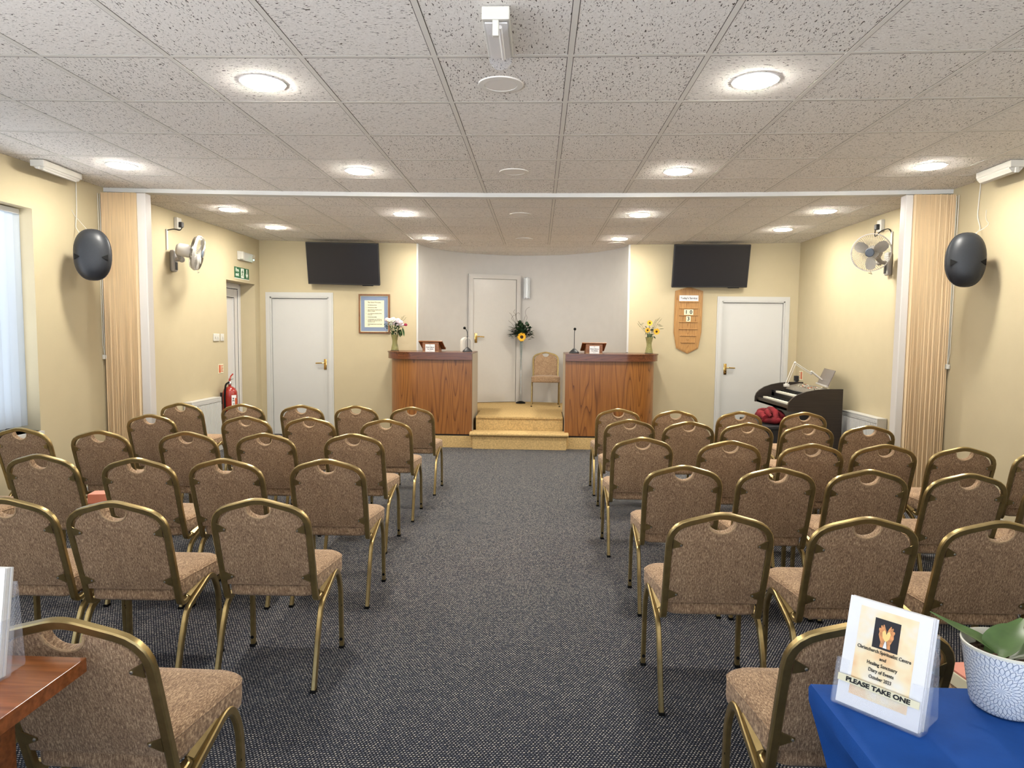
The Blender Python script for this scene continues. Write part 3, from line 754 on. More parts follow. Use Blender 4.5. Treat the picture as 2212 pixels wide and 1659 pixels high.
wall_cable('pale cable running from the ceiling to the organ-side speaker', [(XR-.008, 5.66, 2.70), (XR-.008, 5.68, 2.42), (XR-.012, 5.62, 2.32), (XR-.15, 5.48, 2.24), (XR-.2, 5.44, 2.20)], .004)
wall_cable('thin looped wire with a hook above the organ-side speaker', [(XR-.003, 5.58, 2.46), (XR-.01, 5.57, 2.38), (XR-.03, 5.48, 2.33), (XR-.15, 5.50, 2.25), (XR-.22, 5.42, 2.21)], .0025)

# fans
def fan(label, base, hub, axis, sg, rcage=.178):
    t = thing('wall_fan', label, 'fan', base)
    base = Vector(base); hub = Vector(hub)-base; ax = Vector(axis).normalized()
    mb = MB(); mb.rbox(*( (0, -.045, -.13) if sg > 0 else (-.05, -.045, -.13)), *((.05, .045, .10) if sg > 0 else (0, .045, .10)), .02); mb.build('wall_mount', 'fan', t, smooth=40)
    MB().rbox(*((.05, -.02, -.11) if sg > 0 else (-.056, -.02, -.11)), *((.056, .02, -.03) if sg > 0 else (-.05, .02, -.03)), .002).build('control_strip', 'black', t)
    back = hub-ax*.20
    mb = MB(); mb.tube(fillet([(sg*.04, 0, .0), (sg*.10, 0, .0), back+Vector((0, 0, -.03))], .04), .022, 10); mb.ball((sg*.11, 0, 0), .032); mb.build('arm', 'fan', t, smooth=50)
    q = ax.to_track_quat('Z', 'Y').to_matrix().to_4x4(); T = Matrix.Translation(hub) @ q
    mb = MB(); mb.lathe([(.001, -.21), (.045, -.205), (.065, -.18), (.068, -.09), (.06, -.055), (.03, -.05)], 24, T=T); mb.build('motor_housing', 'fan_light', t, smooth=50)
    rr = rcage
    mb = MB(); mb.lathe([(rr-.004, -.012), (rr+.004, -.012), (rr+.004, .012), (rr-.004, .012)], 40, T=T, cap=False); mb.build('rim_band', 'fan_light', t, smooth=40)
    mb = MB()
    for k in range(60):
        a = 2*PI*k/60; c, s = math.cos(a), math.sin(a); c2, s2 = math.cos(a+.35), math.sin(a+.35)
        mb.tube([T @ Vector((.04*c, .04*s, .045)), T @ Vector((rr*.6*math.cos(a+.15), rr*.6*math.sin(a+.15), .05)), T @ Vector((rr*.93*c2, rr*.93*s2, .036)), T @ Vector((rr*c2, rr*s2, .008))], .0014, 4)
        mb.tube([T @ Vector((.06*c, .06*s, -.055)), T @ Vector((rr*.9*c, rr*.9*s, -.045)), T @ Vector((rr*c, rr*s, -.008))], .0014, 4)
    mb.build('wire_cage', 'wire', t)
    mb = MB(); mb.lathe([(.001, .058), (.036, .056), (.042, .048), (.04, .040)], 24, T=T); mb.build('centre_badge', 'dgrey', t, smooth=40)
    bl = mat('translucent_blade', (.42, .40, .37), .3, alpha=.85)
    for k in range(3):
        a = 2*PI*k/3+.5; rings = []
        for rad, wd, tw in ((.03, .02, .5), (.07, .05, .4), (.12, .062, .3), (.155, .045, .22), (.165, .02, .2)):
            p = []
            for (u, v) in ((-wd, -.001), (wd, -.001), (wd, .001), (-wd, .001)):
                z = u*math.sin(tw)*.6+v; ang = a+u*math.cos(tw)/max(rad, .05)*.9
                p.append(T @ Vector((rad*math.cos(ang), rad*math.sin(ang), z-.005)))
            rings.append(p)
        MB().loft(rings).build('blade', bl, t, smooth=40)
    mb = MB(); mb.tube([T @ Vector((0, -rr, 0)) if False else hub+Vector((0, 0, -rr)), hub+Vector((.01, -.02, -rr-.03)), hub+Vector((sg*.03, -.03, -rr-.02))], .003, 5); mb.build('cord_clip', 'wire', t)
    return t
fan('pale wall fan seen edge-on above the window-side radiator', (XL, 7.14, 2.20), (XL+.30, 7.10, 2.262), (1, .30, -.20), 1)
fan('wire-caged wall fan facing the chairs, near the organ-side partition stack', (XR, 7.02, 2.20), (XR-.30, 6.80, 2.27), (-.62, -.78, -.10), -1)
def fan_power(label, x, y, sg):
    t = thing('fused_outlet', label, 'socket', (x, y, 2.53))
    MB().rbox(*sorted((0, sg*.04))[:1], 0, 0, sorted((0, sg*.04))[1], .09, .12, .006).build('back_box', 'plastic', t)
    MB().rbox(sorted((sg*.04, sg*.075))[0], .02, .02, sorted((sg*.04, sg*.075))[1], .07, .075, .006).build('plug', 'black', t)
    mb = MB()
    if sg > 0: mb.tube(fillet([(sg*.07, .05, .03), (sg*.06, .02, -.02), (sg*.03, -.05, -.01), (sg*.02, -.16, -.04)], .05), .005, 6)
    else: mb.tube(fillet([(sg*.07, .05, .03), (sg*.07, .06, -.06), (sg*.05, -.02, -.0), (sg*.02, -.13, .01), (sg*.012, -.17, -.05)], .04), .005, 6)
    mb.build('flex', 'plug', t, smooth=50)
    yy = -.16 if sg > 0 else -.17
    MB().rbox(sorted((0, sg*.016))[0], yy-.012, -.24, sorted((0, sg*.016))[1], yy+.012, -.03, .002).build('conduit', 'plastic', t)
fan_power('white socket with a black plug above the window-side fan', XL, 7.20, 1)
fan_power('white socket with a black plug above the organ-side fan', XR, 7.17, -1)

# ------------------------------------------------------------------ back wall items
def tv(label, cx, ct, cbz, W_, roll_, yaw_):
    t = thing('wall_tv', label, 'television', (cx, YB-.10, cbz)); t.rotation_euler = (math.radians(13), math.radians(roll_), math.radians(yaw_))
    H_ = .565
    MB().rbox(-W_/2, -.045, 0, W_/2, 0, H_, .006).build('casing', 'black', t)
    MB().box(-W_/2+.012, -.0465, .018, W_/2-.012, -.0452, H_-.012).build('screen', 'screen', t)
    MB().rbox(.25, -.03, -.012, .40, -.01, 0, .003).build('sensor_bar', 'black', t)
    MB().rbox(-.2, 0, .10, .2, .07, .42, .01).build('wall_mount', 'black', t)
tv('black flat television tilted above the door nearest the fire exit', -2.655, 0, 2.105, .99, 1.0, -1)
tv('black flat television tilted above the oak number board', 2.27, 0, 2.105, 1.0, -.4, 1)

t = thing('picture_frame', 'wood-framed list of principles with a slate-blue mount', 'picture', (-2.272, YB, 1.44))
W_, H_ = .434, .54
mb = MB()
for i, (a, dep) in enumerate(((0, .018), (.006, .024), (.016, .018))):
    e = .022
    mb.box(-W_/2+a, -dep, a, -W_/2+e, 0, H_-a); mb.box(W_/2-e, -dep, a, W_/2-a, 0, H_-a); mb.box(-W_/2+e, -dep, a, W_/2-e, 0, e); mb.box(-W_/2+e, -dep, H_-e, W_/2-e, 0, H_-a)
mb.build('frame', 'frame', t)
mb = MB(); e = .022; g = .030
mb.box(-W_/2+e, -.014, e, -W_/2+g, -.004, H_-e); mb.box(W_/2-g, -.014, e, W_/2-e, -.004, H_-e); mb.box(-W_/2+g, -.014, e, W_/2-g, -.004, g); mb.box(-W_/2+g, -.014, H_-g, W_/2-g, -.004, H_-g+.008)
mb.build('inner_slip', 'cream', t)
MB().box(-W_/2+g, -.008, g, W_/2-g, -.003, H_-g).build('mount', 'mount', t)
MB().box(-.136, -.0095, .085, .136, -.008, .455).build('paper', 'cream', t)
RX = (PI/2, 0, 0)
text('The Seven Principles', .026, 'ink', t, (0, -.0102, .427), RX, width=.185)
lines = [(.390, '1.', 'The Fatherhood of God', .125), (.356, '2.', 'The Brotherhood of Man', .13), (.324, '3.', 'The Communion of Spirits and the', .195), (.307, '', 'Ministry of Angels', .10),
 (.275, '4.', 'The continuous existence of the', .195), (.258, '', 'human soul', .06), (.226, '5.', 'Personal Responsibility', .125), (.194, '6.', 'Compensation and retribution', .195),
 (.177, '', 'hereafter for all the good and evil', .195), (.160, '', 'deeds done on earth', .10), (.128, '7.', 'Eternal progress open to every human', .20), (.111, '', 'soul', .025)]
for z, n_, s, wd in lines:
    if n_: text(n_, .015, 'ink', t, (-.118, -.0102, z), RX, align='LEFT')
    text(s, .016, 'ink', t, (-.092, -.0102, z), RX, align='LEFT', width=wd, bold=.0002)

# number board
t = thing('service_board', 'pointed oak board with number slots below the organ-side television', 'notice board', (2.03, YB, 1.207))
mb = MB(); out = [(0, 0), (.145, .075), (.182, .29), (.190, .85), (.0, .905), (-.182, .85), (-.190, .29), (-.152, .075)]
mb.prism(out, -.018, 0, 'y'); mb.prism([(p[0]*.94, .45+(p[1]-.45)*.97) for p in out], -.024, -.018, 'y'); mb.build('back_board', 'board', t)
for i, z in enumerate((.70, .615, .52, .43, .335, .245, .152)):
    wd = (.13, .125, .125, .125, .125, .11, .095)[i]
    MB().rbox(-wd, -.036, z-.006, wd, -.022, z+.006, .003).build('number_rail', 'board', t)
MB().box(-.128, -.028, .713, .128, -.026, .79).build('title_card', 'paper', t)
text("Today's Service", .040, 'ink', t, (0, -.0285, .75), RX, width=.225, bold=.0006)
for s, x, z in (('1', -.03, .562), ('0', .032, .562), ('3', 0, .472)):
    c = MB().box(x-.031, -.031, z-.038, x+.031, -.029, z+.038).build('number_card', 'cream', t); c['label'] = 'cream card printed ' + s
    text(s, .068, 'ink', c, (x, -.0315, z), RX, bold=.0018)

# crystal wall light in the recess
t = thing('wall_light', 'tall faceted glass wall light beside the recess door', 'wall light', (-.19, 10.742, 2.005))
MB().rbox(-.05, -.012, .0, .05, 0, .325, .004).build('back_plate', 'steel', t)
MB().lathe([(.001, .006), (.035, .006), (.046, .016), (.046, .309), (.035, .319), (.001, .319)], 12, c=(0, -.055, 0)).build('glass_shade', 'crystal', t, smooth=20)
mb = MB(); mb.lathe([(.03, 0), (.03, .008)], 14, c=(0, -.05, 0)); mb.lathe([(.03, .317), (.03, .325)], 14, c=(0, -.05, 0)); mb.build('end_caps', 'steel', t)

# ------------------------------------------------------------------ desks
def desk(label, sg, xi, xo, xcap):
    t = thing('rostrum_desk', label, 'desk', ((xi+xo)/2, 8.9, .146))
    ox, oy = (xi+xo)/2, 8.9
    def outline(xi, xo, yf, yb, r, n=16):
        pts = [(xi, yb), (xi, yf)]
        s = -1 if xo < xi else 1
        cx = xo-s*r
        for k in range(n+1):
            a = PI/2*k/n; pts.append((cx+s*r*math.sin(a), yf+r-r*math.cos(a)))
        pts.append((xo, yb))
        pts = [(p[0]-ox, p[1]-oy) for p in pts]
        return pts if s > 0 else pts[::-1]
    MB().prism(outline(xi, xo, 8.62, 9.40, .42), .022, .974).build('front_panel', 'oak', t, smooth=20)
    MB().prism(outline(xi+(.02 if xo > xi else -.02), xo-(.02 if xo > xi else -.02), 8.64, 9.39, .40), .0, .022).build('kick_plinth', 'black', t)
    MB().prism(outline(xi, xcap, 8.575, 9.405, .46, 24), .974, 1.052).build('edge_band', 'oak_top', t, smooth=20)
    MB().prism(outline(xi, xcap+(.01 if xo > xi else -.01), 8.565, 9.408, .47, 24), 1.052, 1.066).build('desk_top', 'oak_top', t, smooth=20)
    s = 1 if xo > xi else -1; a, b_ = sorted((xi-s*.004-ox, xi-s*.0-ox)); MB().box(a, 8.64-oy, .0, b_, 9.38-oy, 1.05).build('end_panel', 'side', t)
    return t
desk('curved-end oak desk beside the platform step, holding the pink bouquet', -1, -.835, -1.94, -1.985)
desk('curved-end oak desk beside the platform step, holding the sunflower vase', 1, .345, 1.515, 1.56)
ZT = 1.212

def book_stand(label, x, y, rz=0):
    t = thing('book_stand', label, 'book stand', (x, y, ZT), rz)
    T = Matrix.Rotation(0, 4, 'X')
    mb = MB(); mb.prism([(-.10, 0), (.10, 0), (.10, .035), (-.10, .12)], -.105, .105, 'x'); mb.build('base_box', 'rustic', t)
    mb = MB(); q = math.atan2(.085, .20)
    T = Matrix.Translation((0, 0, .082)) @ Matrix.Rotation(-q, 4, 'X')
    mb.rbox(-.155, -.125, 0, .155, .135, .014, .003, T=T); mb.rbox(-.155, .125, 0, .155, .14, .03, .003, T=T); mb.build('sloped_rest', 'rustic', t)
    mb = MB()
    for s in (-1, 1): mb.rbox(s*.075-.028, -.116, 0, s*.075+.028, -.10, .008, .002)
    mb.build('front_feet', 'lining', t)
    c = thing('notice_card', 'white silence-your-mobile card propped on the %s' % label, 'sign', (x, y, ZT), rz, 'silence cards')
    MB().box(-.062, -.130, .002, .062, -.128, .098).build('card', 'paper', c)
    text('Please Silence', .0185, 'ink', c, (0, -.1305, .060), RX, width=.105, bold=.0005); text('Your Mobile', .0185, 'ink', c, (0, -.1305, .036), RX, width=.085, bold=.0005)
    text('thank you', .008, 'ink', c, (0, -.1305, .016), RX)
    MB().tube([(.006*math.cos(a), -.1305, .086+.007*math.sin(a)) for a in [2*PI*k/12 for k in range(12)]], .0009, 4, closed=True).build('emblem', 'ink', c)
book_stand('wooden book stand on the desk with the pink bouquet', -1.375, 8.82, math.radians(-3))
book_stand('wooden book stand on the desk with the sunflower vase', .705, 8.80, math.radians(2))

def gooseneck(label, x, y, bend):
    t = thing('desk_microphone', label, 'microphone', (x, y, ZT))
    mb = MB(); mb.loft([[(kx*.065*math.copysign(abs(math.cos(a))**.7, math.cos(a)), kx*.055*math.copysign(abs(math.sin(a))**.7, math.sin(a)), z) for a in [2*PI*i/20 for i in range(20)]] for kx, z in ((1, 0), (1, .008), (.85, .022), (.45, .045), (.2, .06))])
    mb.build('base', 'black', t, smooth=50)
    p = [(0, 0, .055), (0, 0, .22), (bend*.1, 0, .27), (bend, -.01, .305 if bend else .31)]
    MB().tube(fillet(p, .05), .0045, 8).build('stem', 'black', t, smooth=50)
    MB().ball((bend*1.25, -.012, .31 if bend else .33), .018, 12, 8).build('windshield', 'plug', t, smooth=60)
gooseneck('bent gooseneck microphone beside the white arched clock case', -.925, 8.90, -.03)
gooseneck('straight gooseneck microphone at the inner end of the sunflower desk', .462, 8.84, .004)
# arched white case
t = thing('arched_case', 'small white arched case with grey front, behind the bent microphone', 'desk clock', (-.965, 9.12, ZT), math.radians(24))
q = [(-.065, 0), (.065, 0), (.065, .13)]+[(.065*math.cos(a), .13+.06*math.sin(a)) for a in [PI*k/12 for k in range(1, 12)]]+[(-.065, .13)]
MB().prism(q, -.05, .05, 'y').build('case', 'plastic', t, smooth=30)
MB().prism([(p[0]*.66+.008, .008+p[1]*.88) for p in q], -.056, -.05, 'y').build('front_face', 'fan', t, smooth=30)
MB().ball((0, -.045, .193), .010, 8, 6).build('top_knob', 'black', t)
o = MB().rbox(-.011, -.03, 0, .011, .03, .006, .002).build('remote_control', 'black', None, loc=(1.20, 9.3, ZT+.0005)); tag(o, 'tiny dark remote lying on the sunflower desk', 'remote')

# flowers
def leafshape(mb, base, tip, wd, n=6, droop=0, mi=None, up=(0, 0, 1), th=.0006):
    """pointed leaf between two points, folded a little along its midrib"""
    b_ = Vector(base); e = Vector(tip); ax = e-b_; s = ax.cross(Vector(up))
    if s.length < 1e-5: s = ax.cross(Vector((1, 0, 0)))
    s.normalize(); nrm = s.cross(ax).normalized()
    L, C, R = [], [], []
    for i in range(n+1):
        t = i/n; p = b_+ax*t+nrm*(-droop*t*t); w_ = wd*math.sin(PI*min(1, t*.92+.06))**.8*(1 if i not in (0, n) else .1)
        C.append(p); L.append(p-s*w_+nrm*w_*.25); R.append(p+s*w_+nrm*w_*.25)
    vs = C+L+R; m_ = n+1; fs = []
    for i in range(n): fs += [(i, i+1, m_+i+1, m_+i), (i+1, i, 2*m_+i, 2*m_+i+1)]
    vs2 = [v-nrm*th for v in vs]
    mb.add(vs+vs2, fs+[tuple(q+len(vs) for q in f[::-1]) for f in fs], mi)
def sunflower(parent, c, r, face, name='sunflower', mt='yellow'):
    T = Matrix.Translation(c) @ Vector(face).normalized().to_track_quat('Z', 'Y').to_matrix().to_4x4()
    mb = MB()
    for ring, (k, ln, z) in enumerate(((17, 1.0, .0), (14, .88, .004))):
        for i in range(k):
            a = 2*PI*i/k+ring*.2+random.uniform(-.06, .06); l = r*ln*random.uniform(.92, 1.05)
            leafshape(mb, T @ Vector((r*.28*math.cos(a), r*.28*math.sin(a), z)), T @ Vector((l*math.cos(a), l*math.sin(a), z+r*.12)), r*.15, 4, up=T.to_3x3() @ Vector((0, 0, 1)), mi=0)
    f = mb.build(name, [mt], parent, smooth=30)
    mb = MB(); mb.lathe([(r*.02, r*.16), (r*.22, r*.15), (r*.36, r*.08), (r*.40, 0), (r*.2, -r*.1)], 18, T=T); mb.build('flower_centre', 'sunc', f, smooth=50)
    return f
def bloom(parent, c, r, mt, name='bloom', n=26):
    mb = MB(); c = Vector(c)
    for i in range(n):
        ph = math.acos(1-2*(i+.5)/n*.85); th = i*2.39996
        d = Vector((math.sin(ph)*math.cos(th), math.sin(ph)*math.sin(th), math.cos(ph)))
        mb.ball(c+d*r*.62, r*.36, 7, 5, sc=(1, 1, .8))
    mb.ball(c, r*.6, 8, 6); return mb.build(name, mt, parent, smooth=60)
def flared_vase(name, label, x, y, z, h=.215, parent=None):
    t = thing(name, label, 'vase', (x, y, z))
    pr = [(.05, 0), (.052, .006), (.044, .05), (.034, .10), (.033, .13), (.042, .175), (.052, h), (.049, h), (.039, .175), (.030, .13), (.031, .10), (.040, .05), (.044, .012), (.001, .010)]
    MB().lathe([(r*1.0, q) for r, q in pr], 24, cap=True).build('vase_glass', 'vase', t, smooth=50)
    MB().lathe([(.001, 0), (.053, 0), (.054, .008), (.045, .012)], 24).build('vase_foot', 'twig', t, smooth=40)
    return t
v1 = flared_vase('flower_vase', 'olive cut-glass vase on the desk beside the framed picture', -1.905, 9.02, ZT)
b1 = thing('flower_bouquet', 'pink and white bouquet with one crimson rose in a glass vase', 'flowers', (-1.905, 9.02, ZT+.02))
mb = MB()
for i in range(14):
    a = 2*PI*i/14; mb.tube([(.018*math.cos(a+2.5), .018*math.sin(a+2.5), .01), (.012*math.cos(a), .012*math.sin(a), .12), (.045*math.cos(a), .045*math.sin(a), .24), (.09*math.cos(a)*random.uniform(.5, 1), .07*math.sin(a), .32)], .0028, 5)
mb.build('stems', 'leaf2', b1, smooth=50)
mb = MB()
for i in range(90):
    a = random.uniform(0, 2*PI); rr = random.uniform(.02, .095); z = random.uniform(.20, .345)
    p = Vector((rr*math.cos(a), rr*.8*math.sin(a), z)); d = Vector((math.cos(a), math.sin(a), random.uniform(-.8, .9))).normalized()*random.uniform(.03, .055)
    leafshape(mb, p, p+d, .011, 4)
mb.build('foliage', 'leaf', b1, smooth=30)
mb = MB()
for (dx, dz, l) in ((.075, .25, .08), (.105, .27, .10), (.055, .22, .06)):
    leafshape(mb, (dx, -.02, dz+.02), (dx+.025, -.035, dz-l), .020, 5)
mb.build('hanging_leaf', 'leaf2', b1, smooth=30)
for (x, z, r, mt) in ((-.015, .385, .046, 'whitep'), (.045, .375, .044, 'pinkw'), (-.06, .38, .036, 'whitep'), (.085, .355, .036, 'pinkw'), (-.045, .335, .034, 'whitep'), (.035, .33, .030, 'pinkw'), (-.10, .39, .034, 'pinkw'), (.10, .325, .028, 'pinkw'), (.005, .345, .034, 'pinkw'), (.02, .255, .014, 'whitep')):
    bloom(b1, (x, -.03+random.uniform(-.02, .03), z), r, mt)
bloom(b1, (.148, -.02, .325), .025, 'rose', 'rose', 20)['label'] = 'dark crimson rose'
bloom(b1, (-.09, -.02, .368), .016, 'rose', 'bud', 12)
mb = MB()
for i in range(60):
    a = random.uniform(0, 2*PI); rr = random.uniform(0, .04); p = Vector((-.105+rr*math.cos(a), -.01, .295+rr*1.1*math.sin(a)))
    leafshape(mb, p, p+Vector((random.uniform(-.02, .02), random.uniform(-.02, .0), random.uniform(-.01, .02))), .006, 3)
mb.build('blue_green_sprig', 'eucalyptus', b1, smooth=30)
mb = MB()
for (x, z) in ((.10, .43), (.125, .445), (.145, .42)):
    mb.tube([(.06, 0, .34), (x-.01, 0, z-.02), (x, 0, z)], .0015, 4); leafshape(mb, (x-.012, 0, z-.004), (x+.02, 0, z+.004), .004, 3)
mb.build('fine_twig', 'leaf', b1)

v2 = flared_vase('flower_vase', 'olive cut-glass vase on the desk nearest the number board', 1.435, 8.93, ZT)
b2 = thing('flower_bouquet', 'three yellow sunflowers with dark sprigs in a glass vase', 'flowers', (1.435, 8.93, ZT+.02))
mb = MB(); 
for i in range(10):
    a = 2*PI*i/10; mb.tube([(.018*math.cos(a+2.5), .018*math.sin(a+2.5), .01), (.012*math.cos(a), .012*math.sin(a), .12), (.03*math.cos(a), .03*math.sin(a), .24)], .003, 5)
for p in ((-.005, .375), (-.035, .275), (.085, .265)): mb.tube([(0, 0, .2), (p[0]*.6, 0, (p[1]+.2)/2), (p[0], -.01, p[1])], .003, 5)
mb.build('stems', 'leaf2', b2, smooth=50)
sunflower(b2, (-.003, -.03, .378), .040, (-.1, -1, .25)); sunflower(b2, (-.03, -.04, .285), .036, (0, -1, -.05)); sunflower(b2, (.085, -.04, .268), .045, (.1, -1, .05))
mb = MB()
for i in range(46):
    x = random.uniform(-.05, .07); z = random.uniform(.19, .33); p = Vector((x, random.uniform(-.02, .04), z)); leafshape(mb, p, p+Vector((random.uniform(-.04, .04), random.uniform(-.03, .02), random.uniform(-.03, .03))), .011, 4)
for (x, z, w_) in ((-.09, .375, .016), (-.105, .355, .013), (.13, .345, .020), (.15, .335, .018), (.155, .30, .016), (-.075, .30, .018), (.115, .36, .013), (-.03, .395, .012)):
    leafshape(mb, (x*.8, 0, z), (x*1.18, -.01, z+random.uniform(-.012, .012)), w_, 4)
mb.build('foliage', 'leaf', b2, smooth=30)
mb = MB()
for (x, z) in ((-.14, .39), (-.15, .365), (.10, .43), (.125, .445), (.075, .42), (.15, .43)):
    mb.tube([(x*.3, 0, .25), (x*.7, 0, z-.05), (x, 0, z)], .0013, 4)
    for k in range(3): leafshape(mb, (x*(.8+.08*k), 0, z-.04+.018*k), (x*(.8+.08*k)+.016*(1 if x > 0 else -1), -.004, z-.025+.018*k), .0045, 3)
mb.build('fine_twig', 'leaf', b2)

# tall floor vase on the platform
FV = Vector((-.262, 10.50, .385))
t = thing('floor_vase', 'tall slender clear glass trumpet vase standing on the platform', 'vase', FV)
MB().lathe([(.001, .0), (.072, .0), (.074, .012), (.05, .026), (.02, .034)], 28).build('weighted_foot', 'plug', t, smooth=40)
MB().lathe([(.028, .034), (.017, .07), (.012, .12), (.0105, .30), (.014, .60), (.022, .80), (.034, .93), (.038, .98), (.035, .98), (.030, .92), (.019, .80), (.011, .60), (.007, .30), (.006, .12), (.002, .1)], 24).build('vase_glass', 'glass', t, smooth=50)
b3 = thing('flower_arrangement', 'dark green foliage spray with one sunflower and curly twigs in tall vase', 'flowers', FV+Vector((0, 0, .3)))
mb = MB(); mb.tube([(0, 0, .22), (0, 0, .42), (0, 0, .58), (.0, 0, .69)], [.003, .008, .018, .030], 12); mb.build('stems', 'leaf', b3, smooth=50)
mb = MB()
random.seed(5)
for i in range(330):
    a = random.uniform(.06, PI-.06) if i < 240 else random.uniform(-.15, PI+.15); rr = random.uniform(.02, .165)
    p = Vector((rr*math.cos(a)*.95, random.uniform(-.06, .06), .72+rr*1.35*abs(math.sin(a))+random.uniform(-.02, .02)))
    d = Vector((math.cos(a)*.8+random.uniform(-.5, .5), random.uniform(-.4, .2), abs(math.sin(a))*.7+random.uniform(-.6, .6))).normalized()*random.uniform(.035, .06)
    leafshape(mb, p, p+d, random.uniform(.018, .026), 4)
for (x, z) in ((-.19, .80), (-.20, .77), (-.185, .86), (-.15, .70), (-.17, .73), (.18, .80), (.185, .76), (.17, .71), (.16, .86), (.14, .68)):
    leafshape(mb, (x*.72, 0, z), (x*1.12, -.02, z+random.uniform(-.02, .03)), .018, 4)
mb.build('foliage', 'leaf', b3, smooth=30)
mb = MB()
for (x0, pts) in ((-.05, [(-.08, .93), (-.16, 1.0), (-.13, 1.05), (-.08, 1.06), (-.13, 1.10), (-.10, 1.14)]), (-.04, [(-.06, .98), (-.10, 1.05), (-.05, 1.10), (-.03, 1.07)]), (.05, [(.06, .95), (.09, 1.02), (.05, 1.09), (.07, 1.15), (.12, 1.18)]), (-.1, [(-.14, .92), (-.20, .97)]), (.02, [(.03, .96), (.06, 1.05)]), (-.07, [(-.12, .99), (-.16, 1.07), (-.19, 1.09)])):
    mb.tube(fillet([(x0*.3, 0, .75)]+[(p[0], 0, p[1]) for p in pts], .03), .0022, 5)
mb.build('curly_twig', 'twig', b3, smooth=50)
sunflower(b3, (.008, -.075, .722), .072, (0, -1, -.02))

# ------------------------------------------------------------------ organ, bench, lamp
t = thing('electric_organ', 'dark two-manual electric organ in the far corner', 'organ', (2.72, 7.50, 0))
side = [(0, .64), (0, .70), (.015, .745), (.05, .785), (.11, .825), (.20, .858), (.31, .880), (.42, .889), (.585, .890), (.585, .0), (.23, .0), (.23, .635)]
for y0, y1, nm in ((0, .03, 'side_panel'), (1.12, 1.15, 'side_panel')): MB().prism(side[::-1], y0, y1, 'y').build(nm, 'organ', t)
mb = MB(); mb.box(.02, .03, .64, .55, 1.12, .665); mb.box(.02, .03, .64, .04, 1.12, .70); mb.box(.54, .03, .05, .56, 1.12, .87); mb.box(.25, .03, .0, .27, 1.12, .64)
mb.build('keybed', 'organ', t)
mb = MB(); mb.box(.20, .03, .665, .22, 1.12, .765); mb.box(.04, .03, .665, .07, .12, .70); mb.box(.04, 1.03, .665, .20, 1.12, .705); mb.box(.2, 1.03, .72, .36, 1.12, .79)
mb.prism([(.36, .665), (.36, .80), (.40, .845), (.54, .872), (.54, .665)], .03, 1.12, 'y'); mb.build('inner_panel', 'organ_in', t)
mb = MB(); mb.add([(.405, .05, .851), (.535, .05, .877), (.535, 1.10, .877), (.405, 1.10, .851), (.365, .05, .808), (.365, 1.10, .808)], [(0, 1, 2, 3), (0, 3, 5, 4)])
mb.build('control_panel', 'panel', t)
mb = MB(); random.seed(11)
for i in range(46):
    x = random.choice((.42, .45, .48, .51)); y = .10+random.random()*.9; z = .851+(x-.405)*.2+.002
    mb.box(x, y, z, x+.012, y+random.choice((.014, .03)), z+.007, mi=random.choice((0, 0, 1, 2)))
mb.build('tab_switches', ['ivory', 'orange', 'steel'], t)
for (x0, x1, z, nm) in ((.065, .185, .716, 'lower'), (.215, .345, .785, 'upper')):
    mb = MB(); kb = 36
    for k in range(kb):
        y = .12+.90*k/kb; mb.rbox(x0, y+.0007, z-.02, x1, y+.90/kb-.0007, z, .0015, mi=0)
        if k % 7 not in (2, 6) : mb.rbox(x0+.045, y+.90/kb-.006, z-.005, x1, y+.90/kb+.006, z+.010, .002, mi=1)
    mb.build('keyboard', ['ivory', 'plug'], t)['label'] = nm+' keyboard with ivory and black keys'
mb = MB(); mb.box(.13, .10, .03, .22, .9, .05); 
for k in range(12): mb.rbox(.12, .15+k*.06, .05, .22, .17+k*.06, .065, .003)
mb.build('pedal_board', 'organ', t)
T = Matrix.Translation((.50, .20, .895)) @ Matrix.Rotation(math.radians(-12), 4, 'Z') @ Matrix.Rotation(math.radians(22), 4, 'Y')
mb = MB(); mb.rbox(-.004, 0, 0, .004, .62, .20, .003, T=T); mb.build('music_rest', 'smoke', t)
mb = MB(); mb.rbox(-.02, 0, -.008, .006, .62, .012, .003, T=T); mb.build('rest_ledge', 'fan', t)

t = thing('desk_lamp', 'silver jointed lamp clamped on top of the organ', 'lamp', (2.93, 8.15, .876))
mb = MB(); mb.rbox(-.03, -.02, -.012, .03, .02, .02, .004); mb.cyl((0, 0, 0), (0, 0, .03), .012); mb.build('clamp', 'fan_light', t, smooth=40)
mb = MB()
for o_ in (-.012, .012): mb.tube([(o_, 0, .02), (.09+o_, 0, .27)], .0045, 6)
mb.build('lower_arm', 'fan_light', t)
mb = MB()
for o_ in (-.009, .009): mb.tube([(.085, 0, .27+o_), (.28, 0, .145+o_)], .0045, 6)
mb.ball((.09, 0, .272), .014, 8, 6); mb.ball((.28, 0, .145), .014, 8, 6); mb.build('upper_arm', 'fan_light', t)
T = Matrix.Translation((.27, -.02, .175)) @ Matrix.Rotation(math.radians(38), 4, 'Y')
MB().rbox(0, -.02, -.008, .26, .02, .010, .006, T=T).build('lamp_head', 'fan_light', t)
t = thing('wall_plug', 'dark adaptor plug on the wall behind the organ', 'plug', (XR, 9.28, .86)); MB().rbox(-.05, 0, 0, 0, .06, .07, .006).build('adaptor', 'black', t); MB().rbox(-.03, .05, -.04, 0, .08, .0, .004).build('adaptor_base', 'mount', t)

t = thing('organ_bench', 'dark organ bench with drop sides, in front of the organ', 'bench', (2.49, 7.62, 0))
MB().rbox(0, 0, .42, .34, .85, .46, .008).build('seat', 'black', t)
for y0 in (.02, .80): MB().prism([(.02, 0), (.32, 0), (.30, .42), (.04, .42)], y0, y0+.03, 'y').build('side_panel', 'black', t)
MB().box(.05, .05, .22, .07, .80, .42).build('stretcher', 'black', t)
